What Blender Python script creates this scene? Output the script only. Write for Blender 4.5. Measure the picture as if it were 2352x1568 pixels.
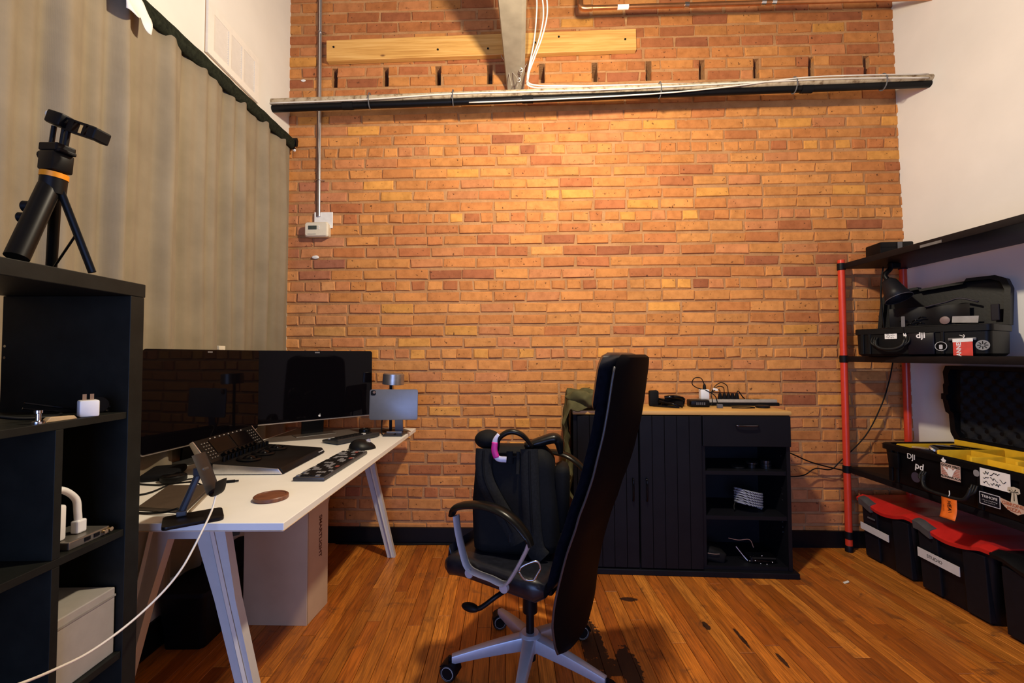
import bpy, bmesh, math, random
from mathutils import Matrix, Vector, noise
R = random.Random(7)
PI = math.pi
for o in list(bpy.data.objects): bpy.data.objects.remove(o)
S = bpy.context.scene
COL = S.collection
# ---------------------------------------------------------------- camera
CAM_H = 1.09
cam = bpy.data.cameras.new('camera'); cam.sensor_width = 36.0; cam.lens = 36.0*1010/2352; cam.clip_start = .02
co = bpy.data.objects.new('camera', cam); COL.objects.link(co)
yaw, pit, roll = 11/1010, 33/1010, .0035
fw = Vector((math.sin(yaw)*math.cos(pit), math.cos(yaw)*math.cos(pit), math.sin(pit)))
r0 = Vector((math.cos(yaw), -math.sin(yaw), 0)); u0 = r0.cross(fw)
rt = r0*math.cos(roll)-u0*math.sin(roll); up = u0*math.cos(roll)+r0*math.sin(roll)
co.matrix_world = Matrix(((rt.x, up.x, -fw.x, 0), (rt.y, up.y, -fw.y, 0), (rt.z, up.z, -fw.z, CAM_H), (0, 0, 0, 1)))
S.camera = co
# ---------------------------------------------------------------- light
wd = bpy.data.worlds.new('world'); S.world = wd; wd.use_nodes = True
wd.node_tree.nodes['Background'].inputs[0].default_value = (.45, .6, 1.0, 1)
wd.node_tree.nodes['Background'].inputs[1].default_value = .03
def lamp(name, typ, loc, energy, color, **k):
    l = bpy.data.lights.new(name, typ); l.energy = energy; l.color = color
    for a, b in k.items(): setattr(l, a, b)
    o = bpy.data.objects.new(name, l); COL.objects.link(o); o.location = loc
    return o
# bare ceiling bulb hanging above the frame: every cast shadow in the room points away from it
bulb = lamp('ceiling_bulb', 'POINT', (.33, 1.28, 2.35), 112, (1.0, .85, .63), shadow_soft_size=.05)
# daylight from the tall window behind the photographer
day = lamp('window_daylight', 'AREA', (-.30, -1.52, .98), 44, (.32, .48, 1.0), shape='RECTANGLE', size=1.7, size_y=1.4)
day.rotation_euler = (-PI/2, 0, PI)
VS = S.view_settings
VS.view_transform = 'Standard'; VS.look = 'None'; VS.gamma = 1; VS.use_curve_mapping = False
VS.exposure = .25

# ---------------------------------------------------------------- helpers
def lin(c):
    if isinstance(c, str):
        c = [int(c[i:i+2], 16)/255 for i in (1, 3, 5)]
        return tuple(x/12.92 if x <= .04045 else ((x+.055)/1.055)**2.4 for x in c)
    return tuple(c)
class NT:
    def __init__(s, name):
        s.m = bpy.data.materials.new(name); s.m.use_nodes = True; s.n = s.m.node_tree.nodes; s.l = s.m.node_tree.links
        s.b = s.n['Principled BSDF']
    def add(s, t, **k):
        x = s.n.new(t)
        for a, b in k.items():
            if a in x.inputs: x.inputs[a].default_value = b
            else: setattr(x, a, b)
        return x
    def link(s, a, b): s.l.new(a, b)
    def coord(s, kind='Object', scale=(1, 1, 1), rot=(0, 0, 0)):
        if kind == 'Pos': t = s.add('ShaderNodeNewGeometry').outputs['Position']
        else: t = s.add('ShaderNodeTexCoord').outputs[kind]
        m = s.add('ShaderNodeMapping'); m.inputs['Scale'].default_value = scale; m.inputs['Rotation'].default_value = rot
        s.link(t, m.inputs['Vector']); return m.outputs['Vector']
    def noise(s, v, scale, detail=4, rough=.55, dist=0):
        x = s.add('ShaderNodeTexNoise'); x.inputs['Scale'].default_value = scale; x.inputs['Detail'].default_value = detail
        x.inputs['Roughness'].default_value = rough; x.inputs['Distortion'].default_value = dist
        s.link(v, x.inputs['Vector']); return x.outputs['Fac']
    def ramp(s, f, stops):
        x = s.add('ShaderNodeValToRGB'); e = x.color_ramp.elements
        while len(e) < len(stops): e.new(.5)
        for i, (p, c) in enumerate(stops):
            e[i].position = p
            c = (c, c, c) if isinstance(c, (int, float)) else lin(c)
            e[i].color = (*c, 1)
        s.link(f, x.inputs['Fac']); return x.outputs['Color']
    def mix(s, f, a, b, mode='MIX'):
        x = s.add('ShaderNodeMix', data_type='RGBA', blend_type=mode)
        for sock, v in ((0, f), (6, a), (7, b)):
            if isinstance(v, (int, float)): x.inputs[sock].default_value = v
            elif isinstance(v, (tuple, list, str)): x.inputs[sock].default_value = (*lin(v), 1)
            else: s.link(v, x.inputs[sock])
        return x.outputs[2]
    def math(s, op, a, b=0.0):
        x = s.add('ShaderNodeMath', operation=op)
        for i, v in enumerate((a, b)):
            if isinstance(v, (int, float)): x.inputs[i].default_value = v
            else: s.link(v, x.inputs[i])
        return x.outputs[0]
    def bump(s, h, strength=.3, dist=.002, prev=None):
        x = s.add('ShaderNodeBump'); x.inputs['Strength'].default_value = strength; x.inputs['Distance'].default_value = dist
        s.link(h, x.inputs['Height'])
        if prev is not None: s.link(prev, x.inputs['Normal'])
        s.link(x.outputs[0], s.b.inputs['Normal']); return x.outputs[0]
    def set(s, col=None, rough=None, metal=None, spec=None, coat=None, sheen=None):
        for k, v in (('Base Color', col), ('Roughness', rough), ('Metallic', metal), ('Specular IOR Level', spec), ('Coat Weight', coat), ('Sheen Weight', sheen)):
            if v is None: continue
            if isinstance(v, (int, float)): s.b.inputs[k].default_value = v
            elif isinstance(v, (tuple, list, str)): s.b.inputs[k].default_value = (*lin(v), 1)
            else: s.link(v, s.b.inputs[k])
        return s.m
MATS = {}
def M(name, col, rough=.5, metal=0, var=.12, vs=40, bs=0, bd=.0006, spec=.5, coat=0):
    """plain painted / plastic / metal surface with slight procedural mottling and fine relief"""
    if name in MATS: return MATS[name]
    c = lin(col)
    if max(c) < .03: spec *= .36; c = tuple(x*.5 for x in c)
    t = NT(name); v = t.coord('Object'); f = t.noise(v, vs, 3)
    a = tuple(max(0, x*(1-var)) for x in c); b = tuple(min(1, x*(1+var)) for x in c)
    cc = t.ramp(f, [(.3, a), (.7, b)])
    if bs: t.bump(t.noise(v, bs, 3), .5, bd)
    MATS[name] = t.set(cc, rough, metal, spec, coat); return MATS[name]

def new(): return bmesh.new()
def xf(bm, vs, loc=(0, 0, 0), rot=(0, 0, 0)):
    m = Matrix.Translation(loc) @ Matrix.Rotation(rot[2], 4, 'Z') @ Matrix.Rotation(rot[1], 4, 'Y') @ Matrix.Rotation(rot[0], 4, 'X')
    for v in vs: v.co = m @ v.co
def box(bm, c, s, rot=(0, 0, 0), bev=0, seg=2):
    g = bmesh.ops.create_cube(bm, size=1.0); vs = g['verts']
    for v in vs: v.co = Vector((v.co.x*s[0], v.co.y*s[1], v.co.z*s[2]))
    if bev:
        es = list({e for v in vs for e in v.link_edges})
        r = bmesh.ops.bevel(bm, geom=es, offset=bev, segments=seg, affect='EDGES', profile=.5)
        vs = list({v for f in r['faces'] for v in f.verts} | {v for v in vs if v.is_valid})
    xf(bm, vs, c, rot); return bm
def bx(x0, x1, y0, y1, z0, z1, bev=0, seg=2, bm=None):
    bm = bm or new()
    return box(bm, ((x0+x1)/2, (y0+y1)/2, (z0+z1)/2), (abs(x1-x0), abs(y1-y0), abs(z1-z0)), bev=bev, seg=seg)
def catmull(pts, n=8):
    P = [Vector(p) for p in pts]
    if len(P) < 3: return P
    P = [P[0]*2-P[1]]+P+[P[-1]*2-P[-2]]; out = []
    for i in range(1, len(P)-2):
        a, b, c, d = P[i-1:i+3]
        for k in range(n):
            t = k/n
            out.append(.5*((2*b)+(c-a)*t+(2*a-5*b+4*c-d)*t*t+(3*b-a-3*c+d)*t**3))
    return out+[P[-2]]
def tube(bm, pts, r, seg=8, smooth=8, sx=1, sy=1, side=None):
    """round (or flattened: sx along `side`, sy across) tube along a path; r may be a list"""
    P = catmull(pts, smooth) if smooth else [Vector(p) for p in pts]
    n = len(P); rr = r if callable(r) else (lambda t: r)
    if isinstance(r, (list, tuple)):
        L = list(r); rr = lambda t: L[min(int(t*(len(L)-1)), len(L)-2)]*(1-(t*(len(L)-1)-min(int(t*(len(L)-1)), len(L)-2)))+L[min(int(t*(len(L)-1)), len(L)-2)+1]*(t*(len(L)-1)-min(int(t*(len(L)-1)), len(L)-2))
    rings = []; prev = None
    for i, p in enumerate(P):
        d = (P[min(i+1, n-1)]-P[max(i-1, 0)])
        d = d.normalized() if d.length > 1e-9 else Vector((0, 0, 1))
        if side is not None: s = Vector(side)
        else: s = prev if prev is not None else (Vector((0, 0, 1)) if abs(d.z) < .9 else Vector((1, 0, 0)))
        s = (s-d*s.dot(d))
        s = s.normalized() if s.length > 1e-6 else d.orthogonal().normalized()
        prev = s; w = d.cross(s); q = rr(i/(n-1) if n > 1 else 0)
        rings.append([bm.verts.new(p+s*math.cos(2*PI*k/seg)*q*sx+w*math.sin(2*PI*k/seg)*q*sy) for k in range(seg)])
    loft(bm, rings); return bm
def loft(bm, rings, cap=True, closed=True):
    for a, b in zip(rings, rings[1:]):
        m = len(a)
        for k in range(m if closed else m-1):
            try: bm.faces.new((a[k], a[(k+1) % m], b[(k+1) % m], b[k]))
            except ValueError: pass
    if cap:
        try:
            bm.faces.new(list(reversed(rings[0]))); bm.faces.new(rings[-1])
        except ValueError: pass
def ringv(bm, pts): return [bm.verts.new(p) for p in pts]
def lathe(bm, prof, seg=24, loc=(0, 0, 0), rot=(0, 0, 0), cap=True):
    """profile of (r,z)"""
    rings = [[bm.verts.new((max(r, 1e-4)*math.cos(2*PI*k/seg), max(r, 1e-4)*math.sin(2*PI*k/seg), z)) for k in range(seg)] for r, z in prof]
    loft(bm, rings, cap); xf(bm, [v for a in rings for v in a], loc, rot); return bm
def cyl(bm, c, r, h, seg=20, rot=(0, 0, 0), r2=None, bev=0):
    r2 = r if r2 is None else r2
    p = [(r-bev, -h/2), (r, -h/2+bev), (r2, h/2-bev), (r2-bev, h/2)] if bev else [(r, -h/2), (r2, h/2)]
    return lathe(bm, p, seg, c, rot)
def prism(bm, poly, h0, h1, ax='z', bev=0):
    """extrude 2-D polygon; ax = extrusion axis.  z:(x,y)  y:(x,z)  x:(y,z)"""
    f = {'z': lambda a, b, h: (a, b, h), 'y': lambda a, b, h: (a, h, b), 'x': lambda a, b, h: (h, a, b)}[ax]
    a = ringv(bm, [f(*p, h0) for p in poly]); b = ringv(bm, [f(*p, h1) for p in poly])
    loft(bm, [a, b])
    if bev:
        es = list({e for v in a+b for e in v.link_edges})
        bmesh.ops.recalc_face_normals(bm, faces=bm.faces)
        bmesh.ops.bevel(bm, geom=es, offset=bev, segments=2, affect='EDGES', profile=.5)
    return bm
def rrect(w, d, r, n=4, cx=0, cy=0):
    out = []
    for (sx, sy, a0) in ((1, 1, 0), (-1, 1, 90), (-1, -1, 180), (1, -1, 270)):
        for k in range(n+1):
            a = math.radians(a0+90*k/n); out.append((cx+sx*(w/2-r)+r*math.cos(a), cy+sy*(d/2-r)+r*math.sin(a)))
    return out
def PM(parent):
    m = Matrix.Identity(4)
    ch = []
    while parent is not None: ch.append(parent); parent = parent.parent
    for p in reversed(ch): m = m @ (Matrix.Translation(p.location) @ p.rotation_euler.to_matrix().to_4x4())
    return m
def obj(name, bm, mat, parent=None, world=False, smooth=False, loc=None, rz=0):
    """links one mesh object; world=True: the bmesh is in world coordinates although it has a parent"""
    bmesh.ops.recalc_face_normals(bm, faces=bm.faces)
    if world and parent is not None: bm.transform(PM(parent).inverted())
    me = bpy.data.meshes.new(name); bm.to_mesh(me); bm.free()
    if smooth:
        me.polygons.foreach_set('use_smooth', [True]*len(me.polygons))
        if smooth is not True: me.set_sharp_from_angle(angle=math.radians(smooth))
    if mat: me.materials.append(mat)
    o = bpy.data.objects.new(name, me); COL.objects.link(o)
    if parent is not None: o.parent = parent
    if loc: o.location = loc
    if rz: o.rotation_euler = (0, 0, rz)
    return o
def tag(o, label, cat, group=None, kind=None):
    o['label'] = label
    if cat: o['category'] = cat
    if group: o['group'] = group
    if kind: o['kind'] = kind
    return o
def thing(name, label, cat, loc=(0, 0, 0), rz=0, group=None):
    o = bpy.data.objects.new(name, None); COL.objects.link(o); o.empty_display_size = .05
    o.location = loc; o.rotation_euler = (0, 0, rz)
    return tag(o, label, cat, group)
def struct(name, bm, mat, **k):
    o = obj(name, bm, mat, **k); o['kind'] = 'structure'; return o
def instance(name, me, parent, loc, rot=(0, 0, 0)):
    o = bpy.data.objects.new(name, me); COL.objects.link(o); o.parent = parent; o.location = loc; o.rotation_euler = rot; return o
def text_bm(body, size, ext=.0003, bold=0, align='CENTER'):
    cu = bpy.data.curves.new('t', 'FONT'); cu.body = body; cu.size = size; cu.extrude = ext; cu.align_x = align; cu.align_y = 'CENTER'; cu.offset = bold; cu.resolution_u = 3
    o = bpy.data.objects.new('t', cu); COL.objects.link(o)
    dg = bpy.context.evaluated_depsgraph_get(); me = bpy.data.meshes.new_from_object(o.evaluated_get(dg))
    bm = new(); bm.from_mesh(me)
    bpy.data.objects.remove(o); bpy.data.curves.remove(cu); bpy.data.meshes.remove(me); return bm
def frame(o, x, y):
    x = Vector(x).normalized(); y = Vector(y); z = x.cross(y).normalized(); y = z.cross(x); o = Vector(o)
    return Matrix(((x.x, y.x, z.x, o.x), (x.y, y.y, z.y, o.y), (x.z, y.z, z.z, o.z), (0, 0, 0, 1)))
def onto(bm, fr): bm.transform(fr); return bm
def text(body, size, fr, mat, parent, bold=0, name='lettering', ext=.0003):
    return obj(name, onto(text_bm(body, size, ext, bold), fr), mat, parent, world=True)
def jitter(bm, a, s=8, seed=0, ax=None):
    for v in bm.verts:
        d = noise.noise_vector(v.co*s+Vector((seed, seed*1.7, seed*.3)))*a
        if ax: d = Vector((d.x*ax[0], d.y*ax[1], d.z*ax[2]))
        v.co += d
def grid(bm, nu, nv, f):
    V = [[bm.verts.new(f(i/nu, j/nv)) for j in range(nv+1)] for i in range(nu+1)]
    for i in range(nu):
        for j in range(nv): bm.faces.new((V[i][j], V[i+1][j], V[i+1][j+1], V[i][j+1]))
    return V
def thick(o, t, off=-1):
    m = o.modifiers.new('thickness', 'SOLIDIFY'); m.thickness = t; m.offset = off; return o
def subd(o, n=1):
    m = o.modifiers.new('smooth', 'SUBSURF'); m.levels = n; m.render_levels = n; return o

# ---------------------------------------------------------------- common materials
BLACK = M('black_plastic', (.006, .006, .008), .42, var=.2, bs=300, bd=.0002)
BLACKM = M('black_matte', (.008, .008, .010), .75, var=.2)
BLACKG = M('black_gloss', (.004, .004, .006), .12)
RUBBER = M('black_rubber', (.007, .007, .008), .55)
WHITEP = M('white_plastic', (.78, .78, .78), .35, var=.03)
SILVER = M('aluminium', (.62, .62, .64), .32, .9, var=.05, vs=120)
STEEL = M('bright_steel', (.7, .7, .72), .18, 1, var=.03)
GREYP = M('grey_plastic', (.10, .10, .11), .5)
PAPER = M('white_paper', (.78, .77, .74), .8, var=.04)
INK = M('black_ink', (.01, .01, .012), .7)
WHITEINK = M('white_print', (.75, .75, .75), .6, var=.03)
# ================================================================ the room
D0, SK = 2.593, .0416          # brick wall: y = D0 - SK*x
WANG = -math.atan(SK); wn = math.sqrt(1+SK*SK)
def wy(x): return D0-SK*x
XL, XR = -1.325, 2.30
WX = lambda s, z, off=0: Vector((s/wn+(-SK/wn)*off, D0-SK*s/wn-off/wn, z))   # point on the wall at run s, height z, off metres in front
wfr = lambda s, z, off=0: frame(WX(s, z, off), (1, -SK, 0), (0, 0, 1))
# --- plaster
def plaster(name, col):
    t = NT(name); v = t.coord('Pos'); f = t.noise(v, 3, 4)
    c = t.ramp(f, [(.3, tuple(x*.95 for x in lin(col))), (.7, tuple(min(1, x*1.03) for x in lin(col)))])
    t.bump(t.noise(v, 180, 3), .25, .0008)
    return t.set(c, .75, 0, .25)
PLASTER = plaster('white_plaster', (.80, .78, .74))
ZC = 3.9
bm = new(); prism(bm, [(-1.7, 0), (2.72, 0), (2.72, ZC), (-1.7, ZC)], XL-.12, XL, 'x'); wall_left = struct('wall_left', bm, PLASTER)
bm = new()
a = ringv(bm, [(2.325-.0165*z, y, z) for y, z in ((-1.7, 0), (2.6, 0), (2.6, ZC), (-1.7, ZC))])
b = ringv(bm, [(2.5, y, z) for y, z in ((-1.7, 0), (2.6, 0), (2.6, ZC), (-1.7, ZC))]); loft(bm, [a, b])
wall_right = struct('wall_right', bm, PLASTER)
CEIL = M('ceiling_paint', (.10, .085, .07), .9)
struct('ceiling', bx(XL-.12, 2.5, -1.75, 2.8, ZC, ZC+.1), CEIL)
# rear wall with the window opening behind the photographer
bm = new()
for (x0, x1, z0, z1) in ((XL-.12, -1.17, 0, ZC), (.57, 2.5, 0, ZC), (-1.17, .57, 0, .25), (-1.17, .57, 1.72, ZC)): bx(x0, x1, -1.72, -1.58, z0, z1, bm=bm)
struct('wall_rear', bm, M('rear_brick_paint', (.16, .10, .07), .9))
# --- wood floor
def wood_floor(name, objcol):
    t = NT(name)
    pos = t.coord('Pos', (1, 1, 1))
    if objcol:
        oi = t.add('ShaderNodeObjectInfo'); base = oi.outputs['Color']
        off = t.add('ShaderNodeVectorMath', operation='SCALE'); off.inputs['Scale'].default_value = 37.0
        cb = t.add('ShaderNodeCombineXYZ'); t.link(oi.outputs['Random'], cb.inputs[0]); t.link(oi.outputs['Random'], cb.inputs[1])
        t.link(cb.outputs[0], off.inputs[0]); ad = t.add('ShaderNodeVectorMath', operation='ADD'); t.link(pos, ad.inputs[0]); t.link(off.outputs[0], ad.inputs[1]); p = ad.outputs[0]
    else: base = None; p = pos
    mp = t.add('ShaderNodeMapping'); mp.inputs['Scale'].default_value = (14, 1.6, 1); t.link(p, mp.inputs['Vector'])
    g = t.noise(mp.outputs[0], 3.2, 6, .62, 1.2)
    grain = t.ramp(g, [(.28, (.42, .36, .30)), (.45, (.80, .76, .72)), (.62, (1, 1, 1)), (.8, (1.0, 1.02, 1.05))])
    mp2 = t.add('ShaderNodeMapping'); mp2.inputs['Scale'].default_value = (90, 3, 1); t.link(p, mp2.inputs['Vector'])
    fine = t.noise(mp2.outputs[0], 2.2, 4)
    c = t.mix(1.0, base if base is not None else (.42, .17, .045), grain, 'MULTIPLY')
    c = t.mix(t.ramp(fine, [(.38, .55), (.6, 0.0)]), c, (.16, .055, .013))
    # knots / scuffs
    sc = t.noise(pos, 9, 5, .7, .6); c = t.mix(t.ramp(sc, [(.57, 0.0), (.70, .75)]), c, (.12, .045, .016))
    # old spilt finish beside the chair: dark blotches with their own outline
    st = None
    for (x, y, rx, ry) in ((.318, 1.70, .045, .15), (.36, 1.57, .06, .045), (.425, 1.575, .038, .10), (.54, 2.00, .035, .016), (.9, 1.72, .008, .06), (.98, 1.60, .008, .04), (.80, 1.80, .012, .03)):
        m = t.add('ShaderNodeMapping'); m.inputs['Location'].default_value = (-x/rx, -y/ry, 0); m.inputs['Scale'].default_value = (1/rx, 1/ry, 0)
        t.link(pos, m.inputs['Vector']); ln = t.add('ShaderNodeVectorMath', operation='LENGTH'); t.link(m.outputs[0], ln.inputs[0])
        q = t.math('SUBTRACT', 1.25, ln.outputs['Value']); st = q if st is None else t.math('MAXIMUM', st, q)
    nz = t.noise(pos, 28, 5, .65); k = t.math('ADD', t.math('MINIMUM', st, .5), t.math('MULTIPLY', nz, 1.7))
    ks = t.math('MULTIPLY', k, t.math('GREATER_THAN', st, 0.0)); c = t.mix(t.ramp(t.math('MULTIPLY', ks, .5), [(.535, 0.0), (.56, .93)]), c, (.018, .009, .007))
    h = t.math('ADD', g, t.math('MULTIPLY', fine, .5))
    t.bump(h, .18, .0008)
    t.set(c, t.ramp(t.noise(pos, 6, 3), [(.3, .30), (.7, .46)]), 0, .5)
    return t.m
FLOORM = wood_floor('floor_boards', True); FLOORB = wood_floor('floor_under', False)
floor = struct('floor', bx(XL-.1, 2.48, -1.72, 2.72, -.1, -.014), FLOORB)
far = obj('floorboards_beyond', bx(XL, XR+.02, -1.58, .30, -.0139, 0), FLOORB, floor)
PW = .0572; plank_me = {}
GRAIN = [(.78, .255, .030), (.68, .20, .022), (.84, .295, .04), (.58, .16, .018), (.74, .23, .026), (.50, .13, .015), (.80, .265, .034)]
x = XL; n = 0
while x < XR+.02:
    y = .30
    first = True
    while y < 2.70:
        L = R.choice((.45, .6, .75, .9, 1.1, 1.4)) if not first else R.uniform(.3, 1.1)
        first = False; L = min(L, 2.70-y)
        if 2.70-y-L < .15: L = 2.70-y
        key = round(L, 2)
        if key not in plank_me:
            bm = bx(-PW/2+.0008, PW/2-.0008, .0008, key-.0008, -.0135, 0)
            es = [e for e in bm.edges if all(v.co.z > -.001 for v in e.verts)]
            bmesh.ops.bevel(bm, geom=es, offset=.0014, segments=1, affect='EDGES')
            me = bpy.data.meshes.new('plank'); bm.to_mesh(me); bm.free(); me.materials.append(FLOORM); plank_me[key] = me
        o = instance('plank', plank_me[key], floor, (x+PW/2, y, R.uniform(-.0004, .0004)))
        g = R.choice(GRAIN); m = R.uniform(.68, 1.02); o.color = (g[0]*m, g[1]*m, g[2]*m, 1)
        y += key if L == key else L; n += 1
    x += PW
# --- brick wall
def brick_nodes(name, objcol):
    t = NT(name); pos = t.coord('Pos')
    if objcol: base = t.add('ShaderNodeObjectInfo').outputs['Color']
    else: base = t.add('ShaderNodeVertexColor', layer_name='tint').outputs['Color']
    n1 = t.noise(pos, 22, 5, .6); n2 = t.noise(pos, 130, 4, .6); n3 = t.noise(pos, 55, 3, .5)
    c = t.mix(1.0, base, t.ramp(n1, [(.25, (.74, .70, .66)), (.55, (1, 1, 1)), (.8, (1.12, 1.12, 1.1))]), 'MULTIPLY')
    pits = t.ramp(n3, [(.665, 0.0), (.72, .8)]); c = t.mix(pits, c, (.07, .028, .014))
    lime = t.ramp(t.noise(pos, 34, 4, .6), [(.70, 0.0), (.80, .35)]); c = t.mix(lime, c, (.62, .45, .30))
    h = t.math('SUBTRACT', t.math('ADD', t.math('MULTIPLY', n2, .5), n1), t.math('MULTIPLY', pits, .9))
    t.bump(h, .55, .003)
    return t.set(c, .82, 0, .25)
BR_O, BR_S = brick_nodes('brick_face', True), brick_nodes('brick_face_far', False)
t = NT('mortar'); v = t.coord('Pos'); f = t.noise(v, 60, 5, .6)
c = t.ramp(t.noise(v, 9, 4), [(.3, (.36, .175, .07)), (.7, (.50, .27, .12))])
c = t.mix(t.ramp(f, [(.60, 0.0), (.75, .7)]), c, (.18, .09, .04)); t.bump(f, .8, .005); MORTAR = t.set(c, .9, 0, .2)
SL, SR = -1.345, 2.42
CP = .06775
def course_z(i): return .29+CP*i+(.025 if i >= 34 else 0)
slot_s = [-1.048, -.735, -.414, -.10, .213, .529, .85, 1.164, 1.482, 1.80, 2.12]
SZ0, SZ1, SWD = course_z(36)-.026, course_z(37)+.026, .034
bm = new()
def quad(bm, p): bm.faces.new([bm.verts.new(q) for q in p])
MD = -.007      # mortar face lies behind the brick faces
def wq(s0, s1, z0, z1, o=MD): quad(bm, [WX(s0, z0, o), WX(s1, z0, o), WX(s1, z1, o), WX(s0, z1, o)])
wq(SL, SR, 0, SZ0); wq(SL, SR, SZ1, ZC)
ed = [SL]+[q for s in slot_s for q in (s-SWD/2, s+SWD/2)]+[SR]
for k in range(0, len(ed), 2): wq(ed[k], ed[k+1], SZ0, SZ1)
for s in slot_s:                       # deep joist pockets
    a, b = s-SWD/2, s+SWD/2; dd = -.16
    wq(a, b, SZ0, SZ1, dd)
    for (p, q) in (((a, SZ0), (b, SZ0)), ((b, SZ0), (b, SZ1)), ((b, SZ1), (a, SZ1)), ((a, SZ1), (a, SZ0))):
        quad(bm, [WX(*p, MD), WX(*q, MD), WX(*q, dd), WX(*p, dd)])
quad(bm, [WX(SL, 0, -.25), WX(SR, 0, -.25), WX(SR, ZC, -.25), WX(SL, ZC, -.25)])
for a, b in (((SL, 0), (SR, 0)), ((SL, ZC), (SR, ZC)), ((SL, 0), (SL, ZC)), ((SR, 0), (SR, ZC))): quad(bm, [WX(*a, MD), WX(*b, MD), WX(*b, -.25), WX(*a, -.25)])
wall_back = struct('wall_back', bm, MORTAR)
def brick_bm(L, Hh, rr, dep=.028, bm=None, mtx=None):
    bm = bm or new(); ch = rr.uniform(.002, .0045); j = lambda a: rr.uniform(-a, a)
    fr, ba, md = [], [], []
    for sx, sz in ((-1, -1), (1, -1), (1, 1), (-1, 1)):
        jx, jz = j(.0035), j(.0024); cx = ch*rr.uniform(.6, 2.2); cz = ch*rr.uniform(.6, 1.5)
        ba.append((sx*L/2+jx, dep, sz*Hh/2+jz)); md.append((sx*L/2+jx, ch+.001+j(.0008), sz*Hh/2+jz)); fr.append((sx*(L/2-cx)+jx, j(.0012), sz*(Hh/2-cz)+jz))
    rings = [ringv(bm, [mtx @ Vector(p) for p in q] if mtx else q) for q in (fr, md, ba)]
    fs = [bm.faces.new(rings[0])]
    for a, b in zip(rings, rings[1:]):
        for k in range(4): fs.append(bm.faces.new((a[k], b[k], b[(k+1) % 4], a[(k+1) % 4])))
    return bm, fs
bricks = []
for i in range(-3, 50):
    z = course_z(i); hd = i % 6 == 0 and i < 34
    if z > 3.45: break
    pit = .0922 if hd else .1975
    s = SL - (R.uniform(0, .09) if hd else (pit/2 if i % 2 else 0)+R.uniform(0, .035))
    while s < SR:
        L = pit
        if not hd and R.random() < .03: L *= .5; 
        jl, jr = R.uniform(-.005, .005), R.uniform(-.005, .005)
        a, b = max(s+jl, SL), min(s+L+jr, SR); s += L
        if b-a < .03: continue
        gap = R.uniform(.007, .013); a += gap/2; b -= gap/2
        segs = [(a, b)]
        if i in (36, 37):
            for q in slot_s:
                out = []
                for (c, d) in segs:
                    if d <= q-SWD/2 or c >= q+SWD/2: out.append((c, d)); continue
                    if q-SWD/2-c > .012: out.append((c, q-SWD/2-.001))
                    if d-q-SWD/2 > .012: out.append((q+SWD/2+.001, d))
                segs = out
        for c, d in segs: bricks.append((i, (c+d)/2, z+R.uniform(-.0015, .0015), d-c, .0525*R.uniform(.96, 1.04)))
TINT = [(.58, .235, .066), (.61, .255, .072), (.55, .212, .062), (.63, .272, .078), (.50, .18, .058), (.44, .15, .054), (.37, .122, .05), (.68, .31, .070), (.57, .225, .082)]
DARKROW = {19, 20, 21, 22}
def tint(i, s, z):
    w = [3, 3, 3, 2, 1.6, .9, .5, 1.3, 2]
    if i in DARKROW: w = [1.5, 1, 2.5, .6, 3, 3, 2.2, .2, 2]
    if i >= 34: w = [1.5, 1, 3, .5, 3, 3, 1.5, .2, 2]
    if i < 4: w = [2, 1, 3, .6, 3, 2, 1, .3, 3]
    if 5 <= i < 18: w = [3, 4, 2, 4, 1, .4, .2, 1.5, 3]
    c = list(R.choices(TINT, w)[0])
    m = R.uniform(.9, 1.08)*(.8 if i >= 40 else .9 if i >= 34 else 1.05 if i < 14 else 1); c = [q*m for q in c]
    if s < -1.04 and i < 28: c = [c[0]*1.02+.02, c[1]*1.06+.02, c[2]*1.15+.025]     # paler strip beside the corner
    return c
def persp(s, z):
    p = WX(s, z)-Vector((0, 0, CAM_H)); d = p.dot(fw); return 1176+1010*p.dot(rt)/d, 784-1010*p.dot(up)/d
def hidden(x, y):
    return x < 668 or x > 2070 or y < 0 or y > 1205 or (x < 860 and y > 795) or (1300 < x < 1815 and y > 950) or (1370 < x < 1500 and y > 805) or (1100 < x < 1310 and y > 1000) or (x > 1925 and y > 590) or (1150 < x < 1210 and y < 200) or (750 < x < 1460 and 70 < y < 145) or (y < 260 and 190 < y+.0323*(x-1165) < 230)
rank = []
for k, (i, s, z, L, h_) in enumerate(bricks):
    x, y = persp(s, z); d = WX(s, z).dot(fw)
    if not hidden(x, y): rank.append((L*h_/(d*d), k))
rank.sort(reverse=True); chosen = {k for _, k in rank[:300]}
var = {}
bmS = new(); lay = bmS.loops.layers.float_color.new('tint')
rot = Matrix.Rotation(WANG, 4, 'Z')
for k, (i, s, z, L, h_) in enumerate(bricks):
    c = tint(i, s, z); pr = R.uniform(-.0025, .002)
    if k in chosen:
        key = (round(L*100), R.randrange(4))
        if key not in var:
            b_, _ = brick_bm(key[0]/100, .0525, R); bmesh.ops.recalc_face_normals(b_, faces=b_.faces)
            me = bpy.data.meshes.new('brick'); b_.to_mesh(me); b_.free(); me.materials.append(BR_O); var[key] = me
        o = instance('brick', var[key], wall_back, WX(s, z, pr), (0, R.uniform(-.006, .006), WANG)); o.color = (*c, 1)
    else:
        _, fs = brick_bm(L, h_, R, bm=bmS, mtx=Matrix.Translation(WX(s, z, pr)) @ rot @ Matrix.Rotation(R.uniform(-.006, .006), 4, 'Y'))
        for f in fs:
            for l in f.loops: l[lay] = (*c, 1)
o = obj('brickwork', bmS, BR_S, wall_back); o['kind'] = 'stuff'
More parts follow.
